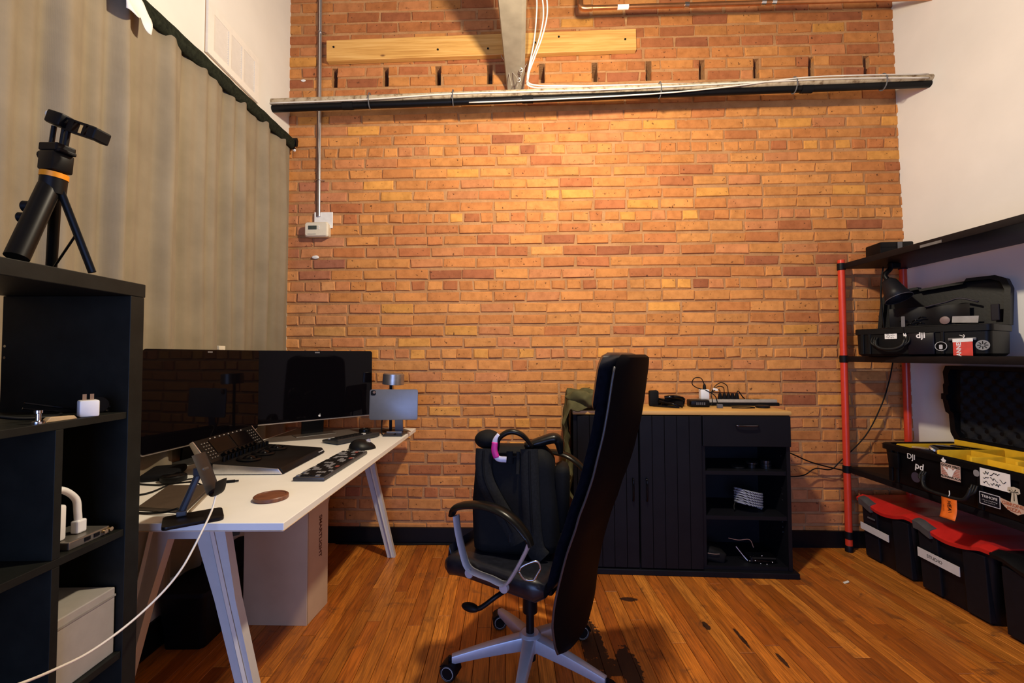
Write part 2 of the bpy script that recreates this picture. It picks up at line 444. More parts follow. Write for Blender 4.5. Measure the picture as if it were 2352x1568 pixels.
# --- baseboards
BB = M('black_baseboard', (.010, .010, .013), .45)
bm = new()
prism(bm, [(SL, 0), (SR, 0), (SR, .012), (SL, .012)], 0, .094, 'z')
bm.transform(Matrix.Translation((0, 0, 0))); bm.free()
bm = new()
a = [WX(SL+.02, 0, .001), WX(2.31, 0, .001), WX(2.31, 0, .017), WX(SL+.02, 0, .017)]
loft(bm, [ringv(bm, a), ringv(bm, [p+Vector((0, 0, .092)) for p in a])]); struct('baseboard_back', bm, BB)
struct('baseboard_left', bx(XL+.0005, XL+.014, -1.57, 2.6, 0, .11, .002), BB)
struct('baseboard_right', bx(2.31, 2.324, -1.57, 2.47, 0, .092), BB)
# ================================================================ things on the walls
PINE_T = NT('pine'); v = PINE_T.coord('Object', (1.2, 30, 30)); g = PINE_T.noise(v, 2.0, 5, .6, .8)
pc = PINE_T.ramp(g, [(.25, (.44, .20, .045)), (.5, (.66, .36, .10)), (.75, (.76, .46, .16))])
vo = PINE_T.add('ShaderNodeTexVoronoi'); vo.inputs['Scale'].default_value = 4.5; PINE_T.link(PINE_T.coord('Object', (1, 1, 2.2)), vo.inputs['Vector'])
pc = PINE_T.mix(PINE_T.ramp(vo.outputs['Distance'], [(.03, .9), (.09, 0.0)]), pc, (.16, .06, .02))
PINE_T.bump(g, .15, .001); PINE = PINE_T.set(pc, .5, 0, .4)
# pine plank screwed to the bricks
p = thing('wooden_plank', 'long pine plank fixed to the upper brick wall', 'plank', WX(-.157, 2.94, .021), WANG)
bm = new(); box(bm, (0, 0, 0), (1.85, .038, .127), (0, -.0128, 0), .003); obj('board', bm, PINE, p)
bm = new()
for sx, sz in ((-.88, .02), (-.25, -.02), (.05, -.025), (.33, .0), (.47, .03), (.86, .0)): cyl(bm, (sx, -.02, sz+sx*.0128), .006, .004, 10, (PI/2, 0, 0))
obj('screw', bm, BLACKM, p)
# pair of pipes running from side wall to side wall in front of the bricks
t = NT('old_painted_pipe'); v = t.coord('Object', (1, 1, 1)); f = t.noise(v, 30, 5, .65)
c = t.ramp(f, [(.35, (.20, .13, .07)), (.48, (.44, .35, .23)), (.7, (.56, .47, .33))]); t.bump(f, .3, .001); OLDPIPE = t.set(c, .6, .1, .4)
PL, PR = Vector((XL, 2.45, 2.525)), Vector((2.283, 2.29, 2.575))
pip = tag(obj('heating_pipe', tube(new(), [PL, PR], .018, 16, 0), OLDPIPE, smooth=60), 'cream painted old pipe crossing the brick wall below the slots', 'pipe')
bp = thing('black_pipe', 'black pipe running just under the cream pipe across the bricks', 'pipe', PL+Vector((0, .01, -.034)))
obj('tube', tube(new(), [PL+Vector((0, .012, -.033)), PR+Vector((0, .012, -.027))], .019, 16, 0), BLACK, bp, world=True, smooth=60)
for s in (.12, .40, .82):
    bm = new(); q = PL.lerp(PR, s)+Vector((0, .012, -.031)); tube(bm, [q-Vector((.03, 0, 0)), q+Vector((.03, -.002, 0))], .0215, 14, 0)
    obj('coupling', bm, BLACKM, bp, world=True, smooth=60)
bm = new()
for s in (.155, .285, .60, .80, .93):
    q = PL.lerp(PR, s)+Vector((0, .004, -.012)); tube(bm, [q+Vector((0, math.cos(a)*.03, math.sin(a)*.044)) for a in [k*PI/8 for k in range(17)]], .003, 6, 0)
obj('strap', bm, GREYP, bp, world=True)
# white cables on the pipes and falling beside the brace
WC = M('white_cable', (.74, .70, .62), .5, var=.05)
def along(s, dy, dz): return PL.lerp(PR, s)+Vector((0, dy, dz))
cabs = [([along(.0, -.02, -.018), along(.15, -.022, -.018), along(.29, -.021, -.004), along(.5, -.021, -.012), along(.7, -.021, -.004), along(.86, -.021, .0), along(.99, -.02, -.012)], 'thin white cable tied along the full length of the pipes', .0042),
        ([along(.31, -.022, -.057), along(.45, -.022, -.055), along(.6, -.024, -.045), along(.7, -.022, -.022), along(.8, -.021, .012), along(.88, -.021, .016), along(.99, -.021, .008)], 'white cable sagging under the black pipe in the middle', .0038)]
for pts, lb, r in cabs: tag(obj('cable', tube(new(), pts, r, 6), WC, smooth=True), lb, 'cable', 'white cables on the pipes')
def fall(a, lb):
    return tag(obj('cable', tube(new(), a, .0042, 6), WC, smooth=True), lb, 'cable', 'white cables beside the beam')
fall([(.155, 2.28, 3.06), (.165, 2.3, 2.98), (.16, 2.33, 2.88), (.15, 2.36, 2.80), (.13, 2.40, 2.72), (.118, 2.42, 2.65), (.135, 2.42, 2.60), (.30, 2.412, 2.588), (.8, 2.385, 2.587), (1.3, 2.36, 2.575)], 'leftmost white cable hanging beside the grey beam')
fall([(.19, 2.26, 3.07), (.215, 2.28, 3.0), (.22, 2.31, 2.92), (.195, 2.35, 2.83), (.155, 2.39, 2.74), (.125, 2.415, 2.66), (.15, 2.41, 2.604), (.4, 2.405, 2.595), (.9, 2.378, 2.592), (1.5, 2.345, 2.58)], 'rightmost white cable hanging beside the grey beam')
fall([(.17, 2.27, 3.07), (.195, 2.29, 2.99), (.20, 2.32, 2.91), (.178, 2.355, 2.82), (.14, 2.395, 2.73), (.12, 2.42, 2.655), (.14, 2.415, 2.607), (.35, 2.41, 2.60), (.7, 2.39, 2.583), (1.0, 2.37, 2.57)], 'middle one of the white cables hanging beside the grey beam')
# grey painted brace rising from the wall towards the ceiling
GREYPAINT = M('grey_paint', (.25, .22, .165), .45, var=.12, vs=14, bs=60, bd=.001)
br = thing('support_beam', 'grey painted beam coming out of the brick wall at the top', 'beam', (.058, 2.57, 2.69))
bm = new()
def brs(zz, off, x0, x1, d):
    y = 2.572-off; return ringv(bm, [(x0, y, zz), (x1-.022, y, zz), (x1, y, zz+.016), (x1, y+d*.2, zz+d), (x0, y+d*.2, zz+d), (x0-.006, y, zz+.014)])
loft(bm, [brs(2.668, .005, .008, .108, .03), brs(2.70, .06, .002, .107, .06), brs(2.735, .26, -.014, .103, .08), brs(2.79, .52, -.036, .097, .08), brs(2.87, 1.0, -.05, .095, .08), brs(3.2, 2.9, -.05, .095, .08)])
obj('post', bm, GREYPAINT, br, world=True, smooth=35)
WIRE = M('tie_wire', (.50, .46, .40), .4, .6)
bm = new()
for a in ([(.0, 2.5, 2.775), (.022, 2.47, 2.73), (.06, 2.45, 2.67), (.085, 2.44, 2.62)], [(-.03, 2.45, 2.80), (.005, 2.47, 2.745), (.03, 2.46, 2.63)], [(.10, 2.45, 2.76), (.088, 2.45, 2.70), (.06, 2.44, 2.61)], [(.075, 2.45, 2.745), (.082, 2.45, 2.69), (.115, 2.45, 2.75)]): tube(bm, a, .0022, 5)
for q in ((.005, 2.46, 2.742), (.02, 2.455, 2.73), (.083, 2.44, 2.70), (.07, 2.435, 2.64)): tube(bm, [Vector(q)+Vector((math.cos(k)*.009, -.002*k, math.sin(k)*.009)) for k in range(9)], .0024, 5)
obj('tie_wire', bm, WIRE, br, world=True)
# copper pipe near the ceiling
COPPER = M('copper', (.52, .23, .10), .3, .9, var=.15, vs=20)
cp = thing('copper_pipe', 'copper pipe with elbow high on the right of the brick wall', 'pipe', (.417, 2.336, 2.985))
CA, CB = Vector((.42, 2.336, 2.985)), Vector((2.278, 2.262, 2.992))
obj('tube', tube(new(), [CA, CB], .0125, 14, 0), COPPER, cp, world=True, smooth=60)
bm = new(); tube(bm, [CA+Vector((.05, -.002, 0)), CA+Vector((.005, 0, .0)), CA+Vector((-.012, 0, .012)), CA+Vector((-.014, 0, .05))], .0155, 12); obj('elbow', bm, COPPER, cp, world=True, smooth=True)
obj('riser', tube(new(), [CA+Vector((-.014, 0, .04)), CA+Vector((-.014, 0, .74))], .0125, 12, 0), COPPER, cp, world=True, smooth=60)
bm = new()
for s in (.30, .52, .55): q = CA.lerp(CB, s); tube(bm, [q-Vector((.012, 0, 0)), q+Vector((.012, 0, 0))], .0155, 12, 0)
obj('fitting', bm, STEEL, cp, world=True, smooth=60)
bm = new(); q = CA.lerp(CB, .10); tube(bm, [q, q+Vector((.06, -.003, 0))], .0131, 12, 0); obj('pipe_label', bm, PAPER, cp, world=True, smooth=60)
sp = thing('sprinkler_head', 'brown pipe nozzle poking in from the right edge near the ceiling', 'sprinkler', (2.285, 1.86, 2.555))
bm = new(); lathe(bm, [(.012, 0), (.012, .06), (.017, .06), (.017, .085), (.009, .09), (.009, .11), (.004, .112)], 14, (2.30, 1.80, 2.585), (1.15, 0, 2.75)); obj('nozzle', bm, M('brown_metal', (.16, .07, .045), .35, .7), sp, world=True, smooth=40)
# conduit
cd = thing('electrical_conduit', 'thin steel conduit running down the left of the brick wall to the thermostat', 'conduit', WX(-1.131, 1.93, .014))
obj('tube', tube(new(), [WX(-1.134, 3.6, .012), WX(-1.130, 2.5, .012), WX(-1.128, 1.93, .012)], .0095, 12, 0), SILVER, cd, world=True, smooth=60)
obj('wire', tube(new(), [WX(-1.150, 3.6, .006), WX(-1.146, 2.5, .006), WX(-1.143, 1.93, .006)], .0055, 8, 0), M('brown_wire', (.16, .07, .035), .5), cd, world=True, smooth=60)
for z in (3.06, 2.15):
    bm = new(); tube(bm, [WX(-1.155, z, .001), WX(-1.142, z, .012), WX(-1.131, z, .023), WX(-1.118, z, .012), WX(-1.100, z, .002)], .005, 6, 4, sx=.5, sy=1.6); obj('clip', bm, STEEL, cd, world=True)
# thermostat
wp = tag(obj('wall_plate', onto(box(new(), (0, 0, 0), (.113, .098, .006), bev=.002), wfr(-1.103, 1.909, .006)), M('plate_white', (.80, .79, .76), .55, var=.05)), 'scuffed white backing plate behind the thermostat', 'wall plate')
th = thing('thermostat', 'cream thermostat with small grey display on the brick wall', 'thermostat', WX(-1.126, 1.842, .036), WANG)
CREAM = M('cream_plastic', (.74, .68, .54), .4, var=.03)
bm = new(); loft(bm, [ringv(bm, [(a, y, b) for a, b in rrect(w, h_, .012)]) for y, w, h_ in ((.035, .130, .078), (-.008, .140, .088), (-.019, .128, .076))]); obj('housing', bm, CREAM, th, smooth=30)
obj('display', bx(-.045, .005, -.0215, -.018, -.002, .020), M('lcd', (.05, .065, .06), .25), th)
for q in (.0, .012):
    bm = new(); cyl(bm, (.018, -.0195, .004+q), .004, .004, 10, (PI/2, 0, 0)); obj('button', bm, PAPER, th)
obj('brand_line', bx(-.05, .0, -.0205, -.0185, -.030, -.0285), GREYP, th)
# paint blobs left on the bricks
for s, z, r, lb in ((-1.152, 1.685, .017, 'dried white plaster blob on the bricks under the thermostat'), (-1.24, 2.77, .012, 'small white paint fleck on the bricks left of the conduit, above the pipes')):
    bm = new(); bmesh.ops.create_icosphere(bm, subdivisions=2, radius=r)
    for v in bm.verts: v.co = Vector((v.co.x*1.3, v.co.y*.25, v.co.z*.75 if v.co.z > 0 else v.co.z*.5))
    jitter(bm, .004, 60); bm.transform(Matrix.Translation(WX(s, z, .003))); tag(obj('plaster_blob', bm, PAPER, smooth=True), lb, 'plaster')
# vent
vt = thing('air_vent', 'white louvred return air grille high on the left wall', 'vent', (XL, 2.09, 2.43))
VW = M('vent_white', (.82, .79, .74), .5, var=.03)
bm = new(); y0, y1, z0, z1 = 1.905, 2.30, 2.43, 2.665
ys = [y0, 1.945, 2.05, 2.068, 2.152, 2.168, 2.262, y1]
bx(XL, XL+.012, y0, y1, z0, 2.463, bm=bm); bx(XL, XL+.012, y0, y1, 2.630, z1, bm=bm)
for k in (0, 2, 4, 6): bx(XL, XL+.012, ys[k], ys[k+1], 2.463, 2.630, bm=bm)
obj('frame', bm, VW, vt, world=True)
for k in (1, 3, 5):
    bm = new(); n = 15
    for q in range(n):
        z = 2.467+(2.626-2.467)*q/(n-1); box(bm, (XL+.006, (ys[k]+ys[k+1])/2, z), (.012, ys[k+1]-ys[k]-.002, .0018), (0, -.75, 0))
    o = obj('louvre_panel', bm, VW, vt, world=True); o['kind'] = 'stuff'
for q in (bx(XL+.0001, XL+.0008, y0-.004, y0-.0002, z0-.004, z1), bx(XL+.0001, XL+.0008, y0-.004, y1, z0-.004, z0-.0002)): obj('painted_shadow_line', q, M('shadow_line_tan', (.34, .22, .13), .8), vt, world=True)  # thin tan strips paint the shadow line along the grille frame's edges
obj('backing', bx(XL+.0004, XL+.0012, y0+.02, y1-.02, 2.455, 2.635), M('duct_dark', (.06, .045, .035), .8), vt, world=True)
# curtain
t = NT('curtain_linen'); v = t.coord('Pos'); wv = t.add('ShaderNodeTexWave'); wv.inputs['Scale'].default_value = 120; t.link(v, wv.inputs['Vector'])
wv2 = t.add('ShaderNodeTexWave', bands_direction='Z'); wv2.inputs['Scale'].default_value = 120; t.link(v, wv2.inputs['Vector'])
c = t.ramp(t.noise(v, 5, 5, .6), [(.3, (.215, .175, .118)), (.7, (.285, .235, .16))])
t.bump(t.math('ADD', t.math('ADD', wv.outputs['Fac'], wv2.outputs['Fac']), t.noise(v, 300, 2)), .10, .0006)
t.b.inputs['Transmission Weight'].default_value = 0; CURT = t.set(c, .9, 0, .15, sheen=.15)
ct = thing('curtain', 'beige linen curtain covering the left wall', 'curtain', (XL+.03, 2.5, .2))
def fold(y, z):
    f = .016*math.sin(y*31+.8*math.sin(y*5))+.010*math.sin(y*57+2*math.sin(y*9))+.006*math.sin(y*96+1.3)
    drift = .3*noise.noise(Vector((y*3, z*.9, 4)))
    f = .016*math.sin((y+.03*drift)*31+.8*math.sin(y*5))+.010*math.sin((y+.04*drift)*57+2*math.sin(y*9)+drift)+.006*math.sin(y*96+1.3+drift*3)
    a = .55+.45*min(1, (2.4-z)/.5); return f*a+.010*noise.noise(Vector((y*2, z*1.3, 0)))
def zh(y): return 2.3225+.036*(y-1.6)
bm = new()
def cf(u, v):
    y = -.7+(2.585+.7)*u; z0 = .235+.05*max(0, noise.noise(Vector((y*2.2, 7, 0)))); z = z0+(zh(y)-.02-z0)*v
    return Vector((XL+.042+fold(y, z)*(1.0 if y < 2.5 else .6), y, z))
grid(bm, 520, 26, cf); o = obj('fabric', bm, CURT, ct, world=True, smooth=True); thick(o, .002)
t = NT('header_felt'); v = t.coord('Pos'); f = t.noise(v, 90, 4); t.bump(f, .5, .002); HEAD = t.set(t.ramp(f, [(.3, (.010, .012, .008)), (.7, (.024, .028, .018))]), .95, 0, .1)
bm = new(); rings = []
for k in range(221):
    y = -.7+(2.595+.7)*k/220
    rings.append(ringv(bm, [Vector((XL+.045+(.022+.003*noise.noise(Vector((y*14, q, 3))))*math.cos(q*PI/5), y, zh(y)+.003*noise.noise(Vector((y*9, 0, 0)))+(.034+.004*noise.noise(Vector((y*16, q*.7, 0))))*math.sin(q*PI/5))) for q in range(10)]))
loft(bm, rings); obj('header_sleeve', bm, HEAD, ct, world=True, smooth=True)
bm = new(); tube(bm, [(XL+.045, 2.57, 2.352), (XL+.055, 2.605, 2.33)], .010, 10, 0); obj('rod_end', bm, BLACKG, ct, world=True)
bm = new(); prism(bm, [(2.588, 2.335), (2.606, 2.345), (2.612, 2.38), (2.60, 2.395), (2.592, 2.38)], XL+.03, XL+.075, 'x'); obj('bracket', bm, BLACK, ct, world=True)
bm = new(); lathe(bm, [(.007, 0), (.009, .006), (.005, .010)], 10, (XL+.057, 2.607, 2.326), (2.2, 0, 0)); obj('rod_cap', bm, WHITEP, ct, world=True)
bm = new()
def pt(u, v): return Vector((-1.225+.012*math.sin(u*6+v*3)-.03*v, 1.395+.105*u+.015*v*(u-.5), 2.205+.01*math.sin(u*5)+.10*v+.02*u*(1-v)+.012*math.sin(u*9+2)))
grid(bm, 14, 10, pt); o = obj('paper_tag', bm, PAPER, smooth=True); thick(o, .0012); tag(o, 'crumpled white paper tag hanging from the curtain header', 'paper')
# ================================================================ bookcase at the left edge
BWOOD = M('black_brown_board', (.020, .021, .017), .5, var=.25, vs=18, bs=140, bd=.0003)
bk = thing('bookcase', 'black-brown open bookcase at the left edge', 'bookcase', (-.97, .62, 0))
X0, X1, YN, YF = -1.11, -.83, .20, 1.015
obj('top_panel', bx(X0, X1, YN, YF, 1.226, 1.256, .0015), BWOOD, bk, world=True)
obj('side_panel', bx(X0, X1-.001, YF-.038, YF-.002, .0, 1.2255, .001), BWOOD, bk, world=True)
obj('side_panel', bx(X0, X1-.001, YN+.002, YN+.038, .0, 1.2255, .001), BWOOD, bk, world=True)
for z in (.956, .703, .444, .05): obj('shelf', bx(X0, X1-.004, YN+.0385, YF-.0385, z, z+.0145, .0008), BWOOD, bk, world=True)
for z0, z1 in ((.7180, .9555), (.4590, .7025)): obj('divider', bx(X0, X1-.004, .826, .8405, z0, z1, .0008), BWOOD, bk, world=True)
obj('plinth', bx(X0, X1-.02, YN+.0385, YF-.0385, .0, .0495), BWOOD, bk, world=True)
for z in (1.115, 1.09):
    bm = new(); cyl(bm, (-1.10, YF-.0395, z), .003, .003, 8, (PI/2, 0, 0)); obj('shelf_pin', bm, STEEL, bk, world=True)
# contents
t_ = .9706
ch = thing('phone_charger', 'white cube phone charger with upturned prongs on the bookcase shelf', 'charger', (-.85, .905, t_), .9)
bm = new(); box(bm, (0, 0, .0165), (.030, .030, .033), bev=.003); obj('housing', bm, WHITEP, ch, smooth=35)
for s in (-1, 1): obj('prong', bx(-.002, .002, s*.006-.0008, s*.006+.0008, .0335, .046) if False else bx(s*.0055-.0035, s*.0055+.0025, -.0008, .0008, .0331, .045), M('brass_prong', (.55, .38, .25), .3, .9), ch)
tg = thing('cord_clip', 'small metal connector lying on the left of the bookcase shelf', 'connector', (-.848, .808, t_))
bm = new(); lathe(bm, [(.010, 0), (.010, .004), (.004, .006), (.004, .018), (.006, .019), (.006, .024)], 12, (0, 0, 0)); obj('pin', bm, STEEL, tg, smooth=40)
bm = new()
prism(bm, [(-.028, 0), (.028, 0), (.022, .007), (-.02, .009)], -.006, .006, 'y', .001); bm.transform(Matrix.Translation((-.848, .846, t_)) @ Matrix.Rotation(1.5, 4, 'Z'))
tag(obj('wood_wedge', bm, M('tan_wood', (.50, .36, .20), .5)), 'tan slip of wood beside the metal connector on the bookcase shelf', 'wood')
def cord(name, pts, r, mat, lb, cat='cable', grp=None, seg=6): return tag(obj(name, tube(new(), pts, r, seg), mat, smooth=True), lb, cat, grp)
cord('cable', [(-.95, .72, .985), (-.93, .79, .987), (-.90, .83, .977), (-.885, .87, .975), (-.90, .90, .976)], .0035, RUBBER, 'black cord curling behind the wood slip on the bookcase shelf')
sg = thing('sunglasses', 'dark glasses lying behind the white charger cube', 'glasses', (-.90, .935, t_))
bm = new()
tube(bm, [(-.93, .86, 1.003), (-.90, .92, .985), (-.875, .965, .976)], .0022, 6); tube(bm, [(-.955, .88, .99), (-.92, .93, .978), (-.885, .972, .976)], .0022, 6); obj('temple', bm, BLACKG, sg, world=True)
for y in (.925, .958):
    bm = new(); lathe(bm, [(.017, -.001), (.017, .001)], 16, (-.878+(.958-y)*.2, y, .988), (PI/2, 0, .9)); obj('lens', bm, BLACKG, sg, world=True)
bm = new(); cyl(bm, (-.868, .972, .983), .0022, .003, 8, (0, PI/2, 0)); cyl(bm, (-.868, .968, .975), .0022, .003, 8, (0, PI/2, 0)); obj('hinge', bm, STEEL, sg, world=True)
t2 = .7176
ib = thing('circuit_box', 'flat metal device with ports on the lower bookcase shelf', 'device', (-.885, .92, t2))
obj('case', bx(-.93, -.845, .868, .955, t2, t2+.016, .002), M('gunmetal', (.22, .20, .17), .35, .7), ib, world=True)
for y, z in ((.905, .0085), (.925, .0085)): obj('port', bx(-.8452, -.8435, y-.006, y+.006, t2+z-.003, t2+z+.004), BLACK, ib, world=True)
for y in (.94, .952):
    bm = new(); cyl(bm, (-.842, y, t2+.010), .0045, .008, 10, (0, PI/2, 0)); obj('connector', bm, M('gold', (.7, .5, .25), .25, 1), ib, world=True)
wa = tag(obj('power_adapter', bx(-.895, -.865, .845, .884, t2+.0163, t2+.085, .005), WHITEP, smooth=35), 'white power adapter standing on the flat metal device', 'adapter')
cord('cable', [(-.88, .86, .822), (-.88, .885, .829), (-.876, .91, .805), (-.874, .914, .775), (-.873, .916, .7345)], .0065, WHITEP, 'thick white cable bending down into the metal device', seg=8)
bm = new(); box(bm, (-.873, .916, .7475), (.016, .02, .026), bev=.003); tag(obj('plug', bm, WHITEP), 'white plug at the end of the thick cable', 'plug')
wb = thing('storage_box', 'plain white box in the lower bay of the bookcase', 'box', (-.95, .905, .459))
bm = bx(-1.05, -.845, .846, .972, .4589, .597, .002); obj('carton', bm, M('box_white', (.34, .31, .27), .6, var=.05), wb, world=True); obj('lid_edge', bx(-1.051, -.8435, .845, .973, .578, .582), M('box_white'if False else 'box_grey', (.24, .22, .19), .6), wb, world=True)
# tripod on top
tp = thing('mini_tripod', 'black mini tripod with orange ring and phone clamp on the bookcase', 'tripod', (-.90, .87, 1.256))
AP = Vector((-.897, .868, 1.425)); TB = 1.2562
MB_ = M('tripod_black', (.012, .011, .010), .38)
obj('leg', tube(new(), [AP+Vector((-.002, -.004, 0)), Vector((-.893, .805, TB+.016))], .0175, 16, 0), MB_, tp, world=True, smooth=60)
obj('leg', tube(new(), [AP+Vector((.012, .003, -.004)), Vector((-.843, .898, TB+.006))], .0065, 8, 0, sx=1.2, sy=.8), MB_, tp, world=True, smooth=50)
obj('leg', tube(new(), [AP+Vector((-.006, .012, -.006)), Vector((-.985, .955, TB+.009))], .0095, 10, 0), MB_, tp, world=True, smooth=50)
obj('brace_rod', tube(new(), [(-.866, .885, 1.335), (-.958, .93, 1.272)], .0022, 6, 0), MB_, tp, world=True)
tl = Vector((.10, .0, 1)).normalized()
def up_(h_): return AP+tl*h_
def cylv(bm, a, b, r0, r1=None, seg=18): return tube(bm, [a, b], [r0, r1 if r1 else r0], seg, 0)
obj('collar', cylv(new(), up_(-.012), up_(.018), .0205), MB_, tp, world=True, smooth=50)
obj('ring', cylv(new(), up_(.0182), up_(.0285), .0215), M('orange_anodised', (.85, .30, .012), .35, .2), tp, world=True, smooth=50)
fr = frame(up_(.05), (1, -.2, -.1), (.2, 1, 0))
bm = new(); box(bm, (0, 0, 0), (.040, .036, .038), bev=.004); onto(bm, fr); obj('ball_head', bm, MB_, tp, world=True, smooth=35)
bm = new(); box(bm, (0, 0, .027), (.046, .034, .016), bev=.003); box(bm, (.022, 0, .021), (.012, .03, .007), bev=.002); onto(bm, fr); obj('clamp_plate', bm, BLACK, tp, world=True)
bm = new(); cyl(bm, (-.030, 0, .014), .010, .016, 14, (0, PI/2, 0), bev=.002); onto(bm, fr); obj('knob', bm, RUBBER, tp, world=True, smooth=40)
bm = new(); cyl(bm, up_(-.045)+Vector((-.022, -.020, 0)), .011, .014, 14, (0, PI/2, .3), bev=.002); cyl(bm, up_(-.068)+Vector((-.021, -.025, 0)), .010, .016, 14, (0, PI/2, .3), bev=.002); obj('leg_knob', bm, RUBBER, tp, world=True, smooth=40)
for dx, dy in ((-.014, 0), (.0, .006), (.015, 0)):
    obj('fork', tube(new(), [up_(.084)+Vector((dx, dy, 0)), up_(.124)+Vector((dx+.001, dy, 0))], .0042, 8, 0), MB_, tp, world=True)
hd = up_(.132); fr = frame(hd, (.94, -.05, -.33), (.05, 1, 0))
bm = new(); box(bm, (-.004, 0, .003), (.034, .028, .026), bev=.004); onto(bm, fr); obj('phone_clamp', bm, BLACK, tp, world=True, smooth=35)
bm = new()
for y in (-.010, .010): box(bm, (.044, y*.4, .0105), (.066, .003, .0035)); box(bm, (.044, y*.4, -.0115), (.066, .003, .0035))
box(bm, (.026, 0, -.001), (.012, .012, .022)); box(bm, (.056, 0, -.001), (.006, .012, .020)); onto(bm, fr); obj('clamp_rail', bm, BLACK, tp, world=True)
bm = new(); box(bm, (.083, 0, -.002), (.019, .032, .024), bev=.003); onto(bm, fr); obj('clamp_jaw', bm, RUBBER, tp, world=True)
bm = new(); cyl(bm, (-.027, 0, .008), .007, .008, 12, (0, PI/2, 0)); onto(bm, fr); obj('screw_tip', bm, M('cream_tip', (.7, .6, .42), .4), tp, world=True)

# ================================================================ desk
DT = .68
DESKW = M('desk_white', (.86, .84, .78), .42, var=.03, vs=8)
LEGW = M('leg_white', (.52, .50, .47), .38, var=.03)
dk = thing('desk', 'white desk on A-frame trestle legs', 'desk', (-.87, 1.8, 0))
bm = new(); DP = [(-1.235, 1.112), (-.553, 1.105), (-.522, 2.525), (-1.205, 2.532)]
prism(bm, DP, DT-.021, DT, 'z', .0015); obj('desktop', bm, DESKW, dk, world=True)
bm = new()
for a, b in ((DP[0], DP[1]), (DP[1], DP[2])): tube(bm, [(*a, DT-.0185), (*b, DT-.0185)], .0012, 4, 0)
obj('edge_band', bm, M('edge_wood', (.50, .36, .22), .6), dk, world=True)
def leg(y, xt, xb, side):
    bm = new(); d = .028
    def sec(z, x, w): return ringv(bm, [(x-w/2, y-d/2, z), (x+w/2, y-d/2, z), (x+w/2, y+d/2, z), (x-w/2, y+d/2, z)])
    loft(bm, [sec(.0, xb, .040), sec(.45, xb+(xt-xb)*.69, .055), sec(DT-.0212, xt, .085)])
    l_ = obj('leg', bm, LEGW, dk, world=True)
    bm = new()                       # folded rib along the middle of each leg
    tube(bm, [(xb+side*.004, y-d/2-.004, .004), (xb+(xt-xb)*.69+side*.006, y-d/2-.004, .45), (xt+side*.008, y-d/2-.004, DT-.0215)], .006, 4, 0)
    obj('rib', bm, LEGW, l_, world=True)
leg(1.2, -.795, -.632, 1); leg(1.2, -.925, -1.075, -1); leg(2.44, -.795, -.632, 1); leg(2.44, -.925, -1.075, -1)
for y in (1.2, 2.44): obj('crossbar', bx(-.90, -.82, y-.0135, y+.0135, DT-.070, DT-.0213), LEGW, dk, world=True)
# monitors
GLASS = NT('screen_glass'); GLASS.set((.0025, .002, .003), .035, 0, .14); GLASS = GLASS.m
def monitor(label, a, b, z0, z1, tilt=0):
    a, b = Vector((*a, 0)), Vector((*b, 0)); W = (b-a).length; mid = (a+b)/2; d = (b-a)/W; nrm = Vector((d.y, -d.x, 0))
    m = thing('monitor', label, 'monitor', (mid.x, mid.y, DT), math.atan2(d.y, d.x), 'monitors on the white desk')
    H_ = z1-z0; zc = z0+H_/2-DT
    bm = new(); prism(bm, rrect(W, H_, .012, 4, 0, zc), -.0022, .0, 'y'); gl = obj('glass', bm, GLASS, m)
    bm = new(); loft(bm, [ringv(bm, [(p, y, q) for p, q in rrect(W-e, H_-e*.2, .012, 4, 0, zc-.006)]) for y, e in ((.0005, 0), (.014, 0), (.028, .10), (.034, .3))]); obj('shell', bm, M('warm_aluminium', (.42, .36, .31), .4, .55), m, smooth=35)
    bm = new(); prism(bm, [(-.10, -.012), (.10, -.012), (.10, .075), (-.10, .075)], .0005, .006, 'z', .002); bm.transform(Matrix.Translation((0, 0, 0))); obj('foot', bm, M('foot_grey', (.10, .095, .09), .4, .6), m)
    bm = new(); prism(bm, [(.064, .006), (.072, .006), (.046, .30), (.034, .30), (.034, .28)], -.055, .055, 'x'); obj('stand', bm, BLACK, m)
    obj('webcam', bx(-.012, .012, -.0028, -.0021, zc+H_/2-.012, zc+H_/2-.006), M('cam_grey', (.15, .15, .16), .3), m)
    return m, W, H_, zc
mr, W_, H_, zc = monitor('right-hand black desktop monitor with a small fruit logo', (-1.218, 2.116), (-.765, 2.495), .765, 1.120)
def apple(m, zc, H_, x=0):
    bm = new(); z = zc-H_/2+.018; pts = []
    for k in range(24):
        a = 2*PI*k/24; r = .0062*(1+.08*math.cos(2*a)); px, pz = r*math.cos(a), r*math.sin(a)
        if pz > 0 and abs(px) < .002: pz -= .0012
        if (px-.0075)**2+(pz-.001)**2 < .003**2: px = .0075-.003-.0006
        pts.append((x+px, z+pz))
    prism(bm, pts, -.0026, -.00221, 'y'); prism(bm, [(x+.0003, z+.0072), (x+.0024, z+.0088), (x+.0026, z+.0112), (x+.0007, z+.0098)], -.0026, -.00221, 'y'); obj('logo', bm, WHITEINK, m)
apple(mr, zc, H_, .015)
ml, W_, H_, zc = monitor('left-hand black monitor reflecting the bricks, beside the curtain', (-1.243, 1.512), (-1.166, 2.075), .757, 1.119)
# little white sticky note box behind the monitors
bm = new(); box(bm, (-1.215, 1.88, 1.128), (.012, .04, .018), bev=.002); tag(obj('light_switch', bm, M('cream_plastic', (.74, .68, .54), .4)), 'small cream clip on the top edge of the left-hand monitor', 'clip')
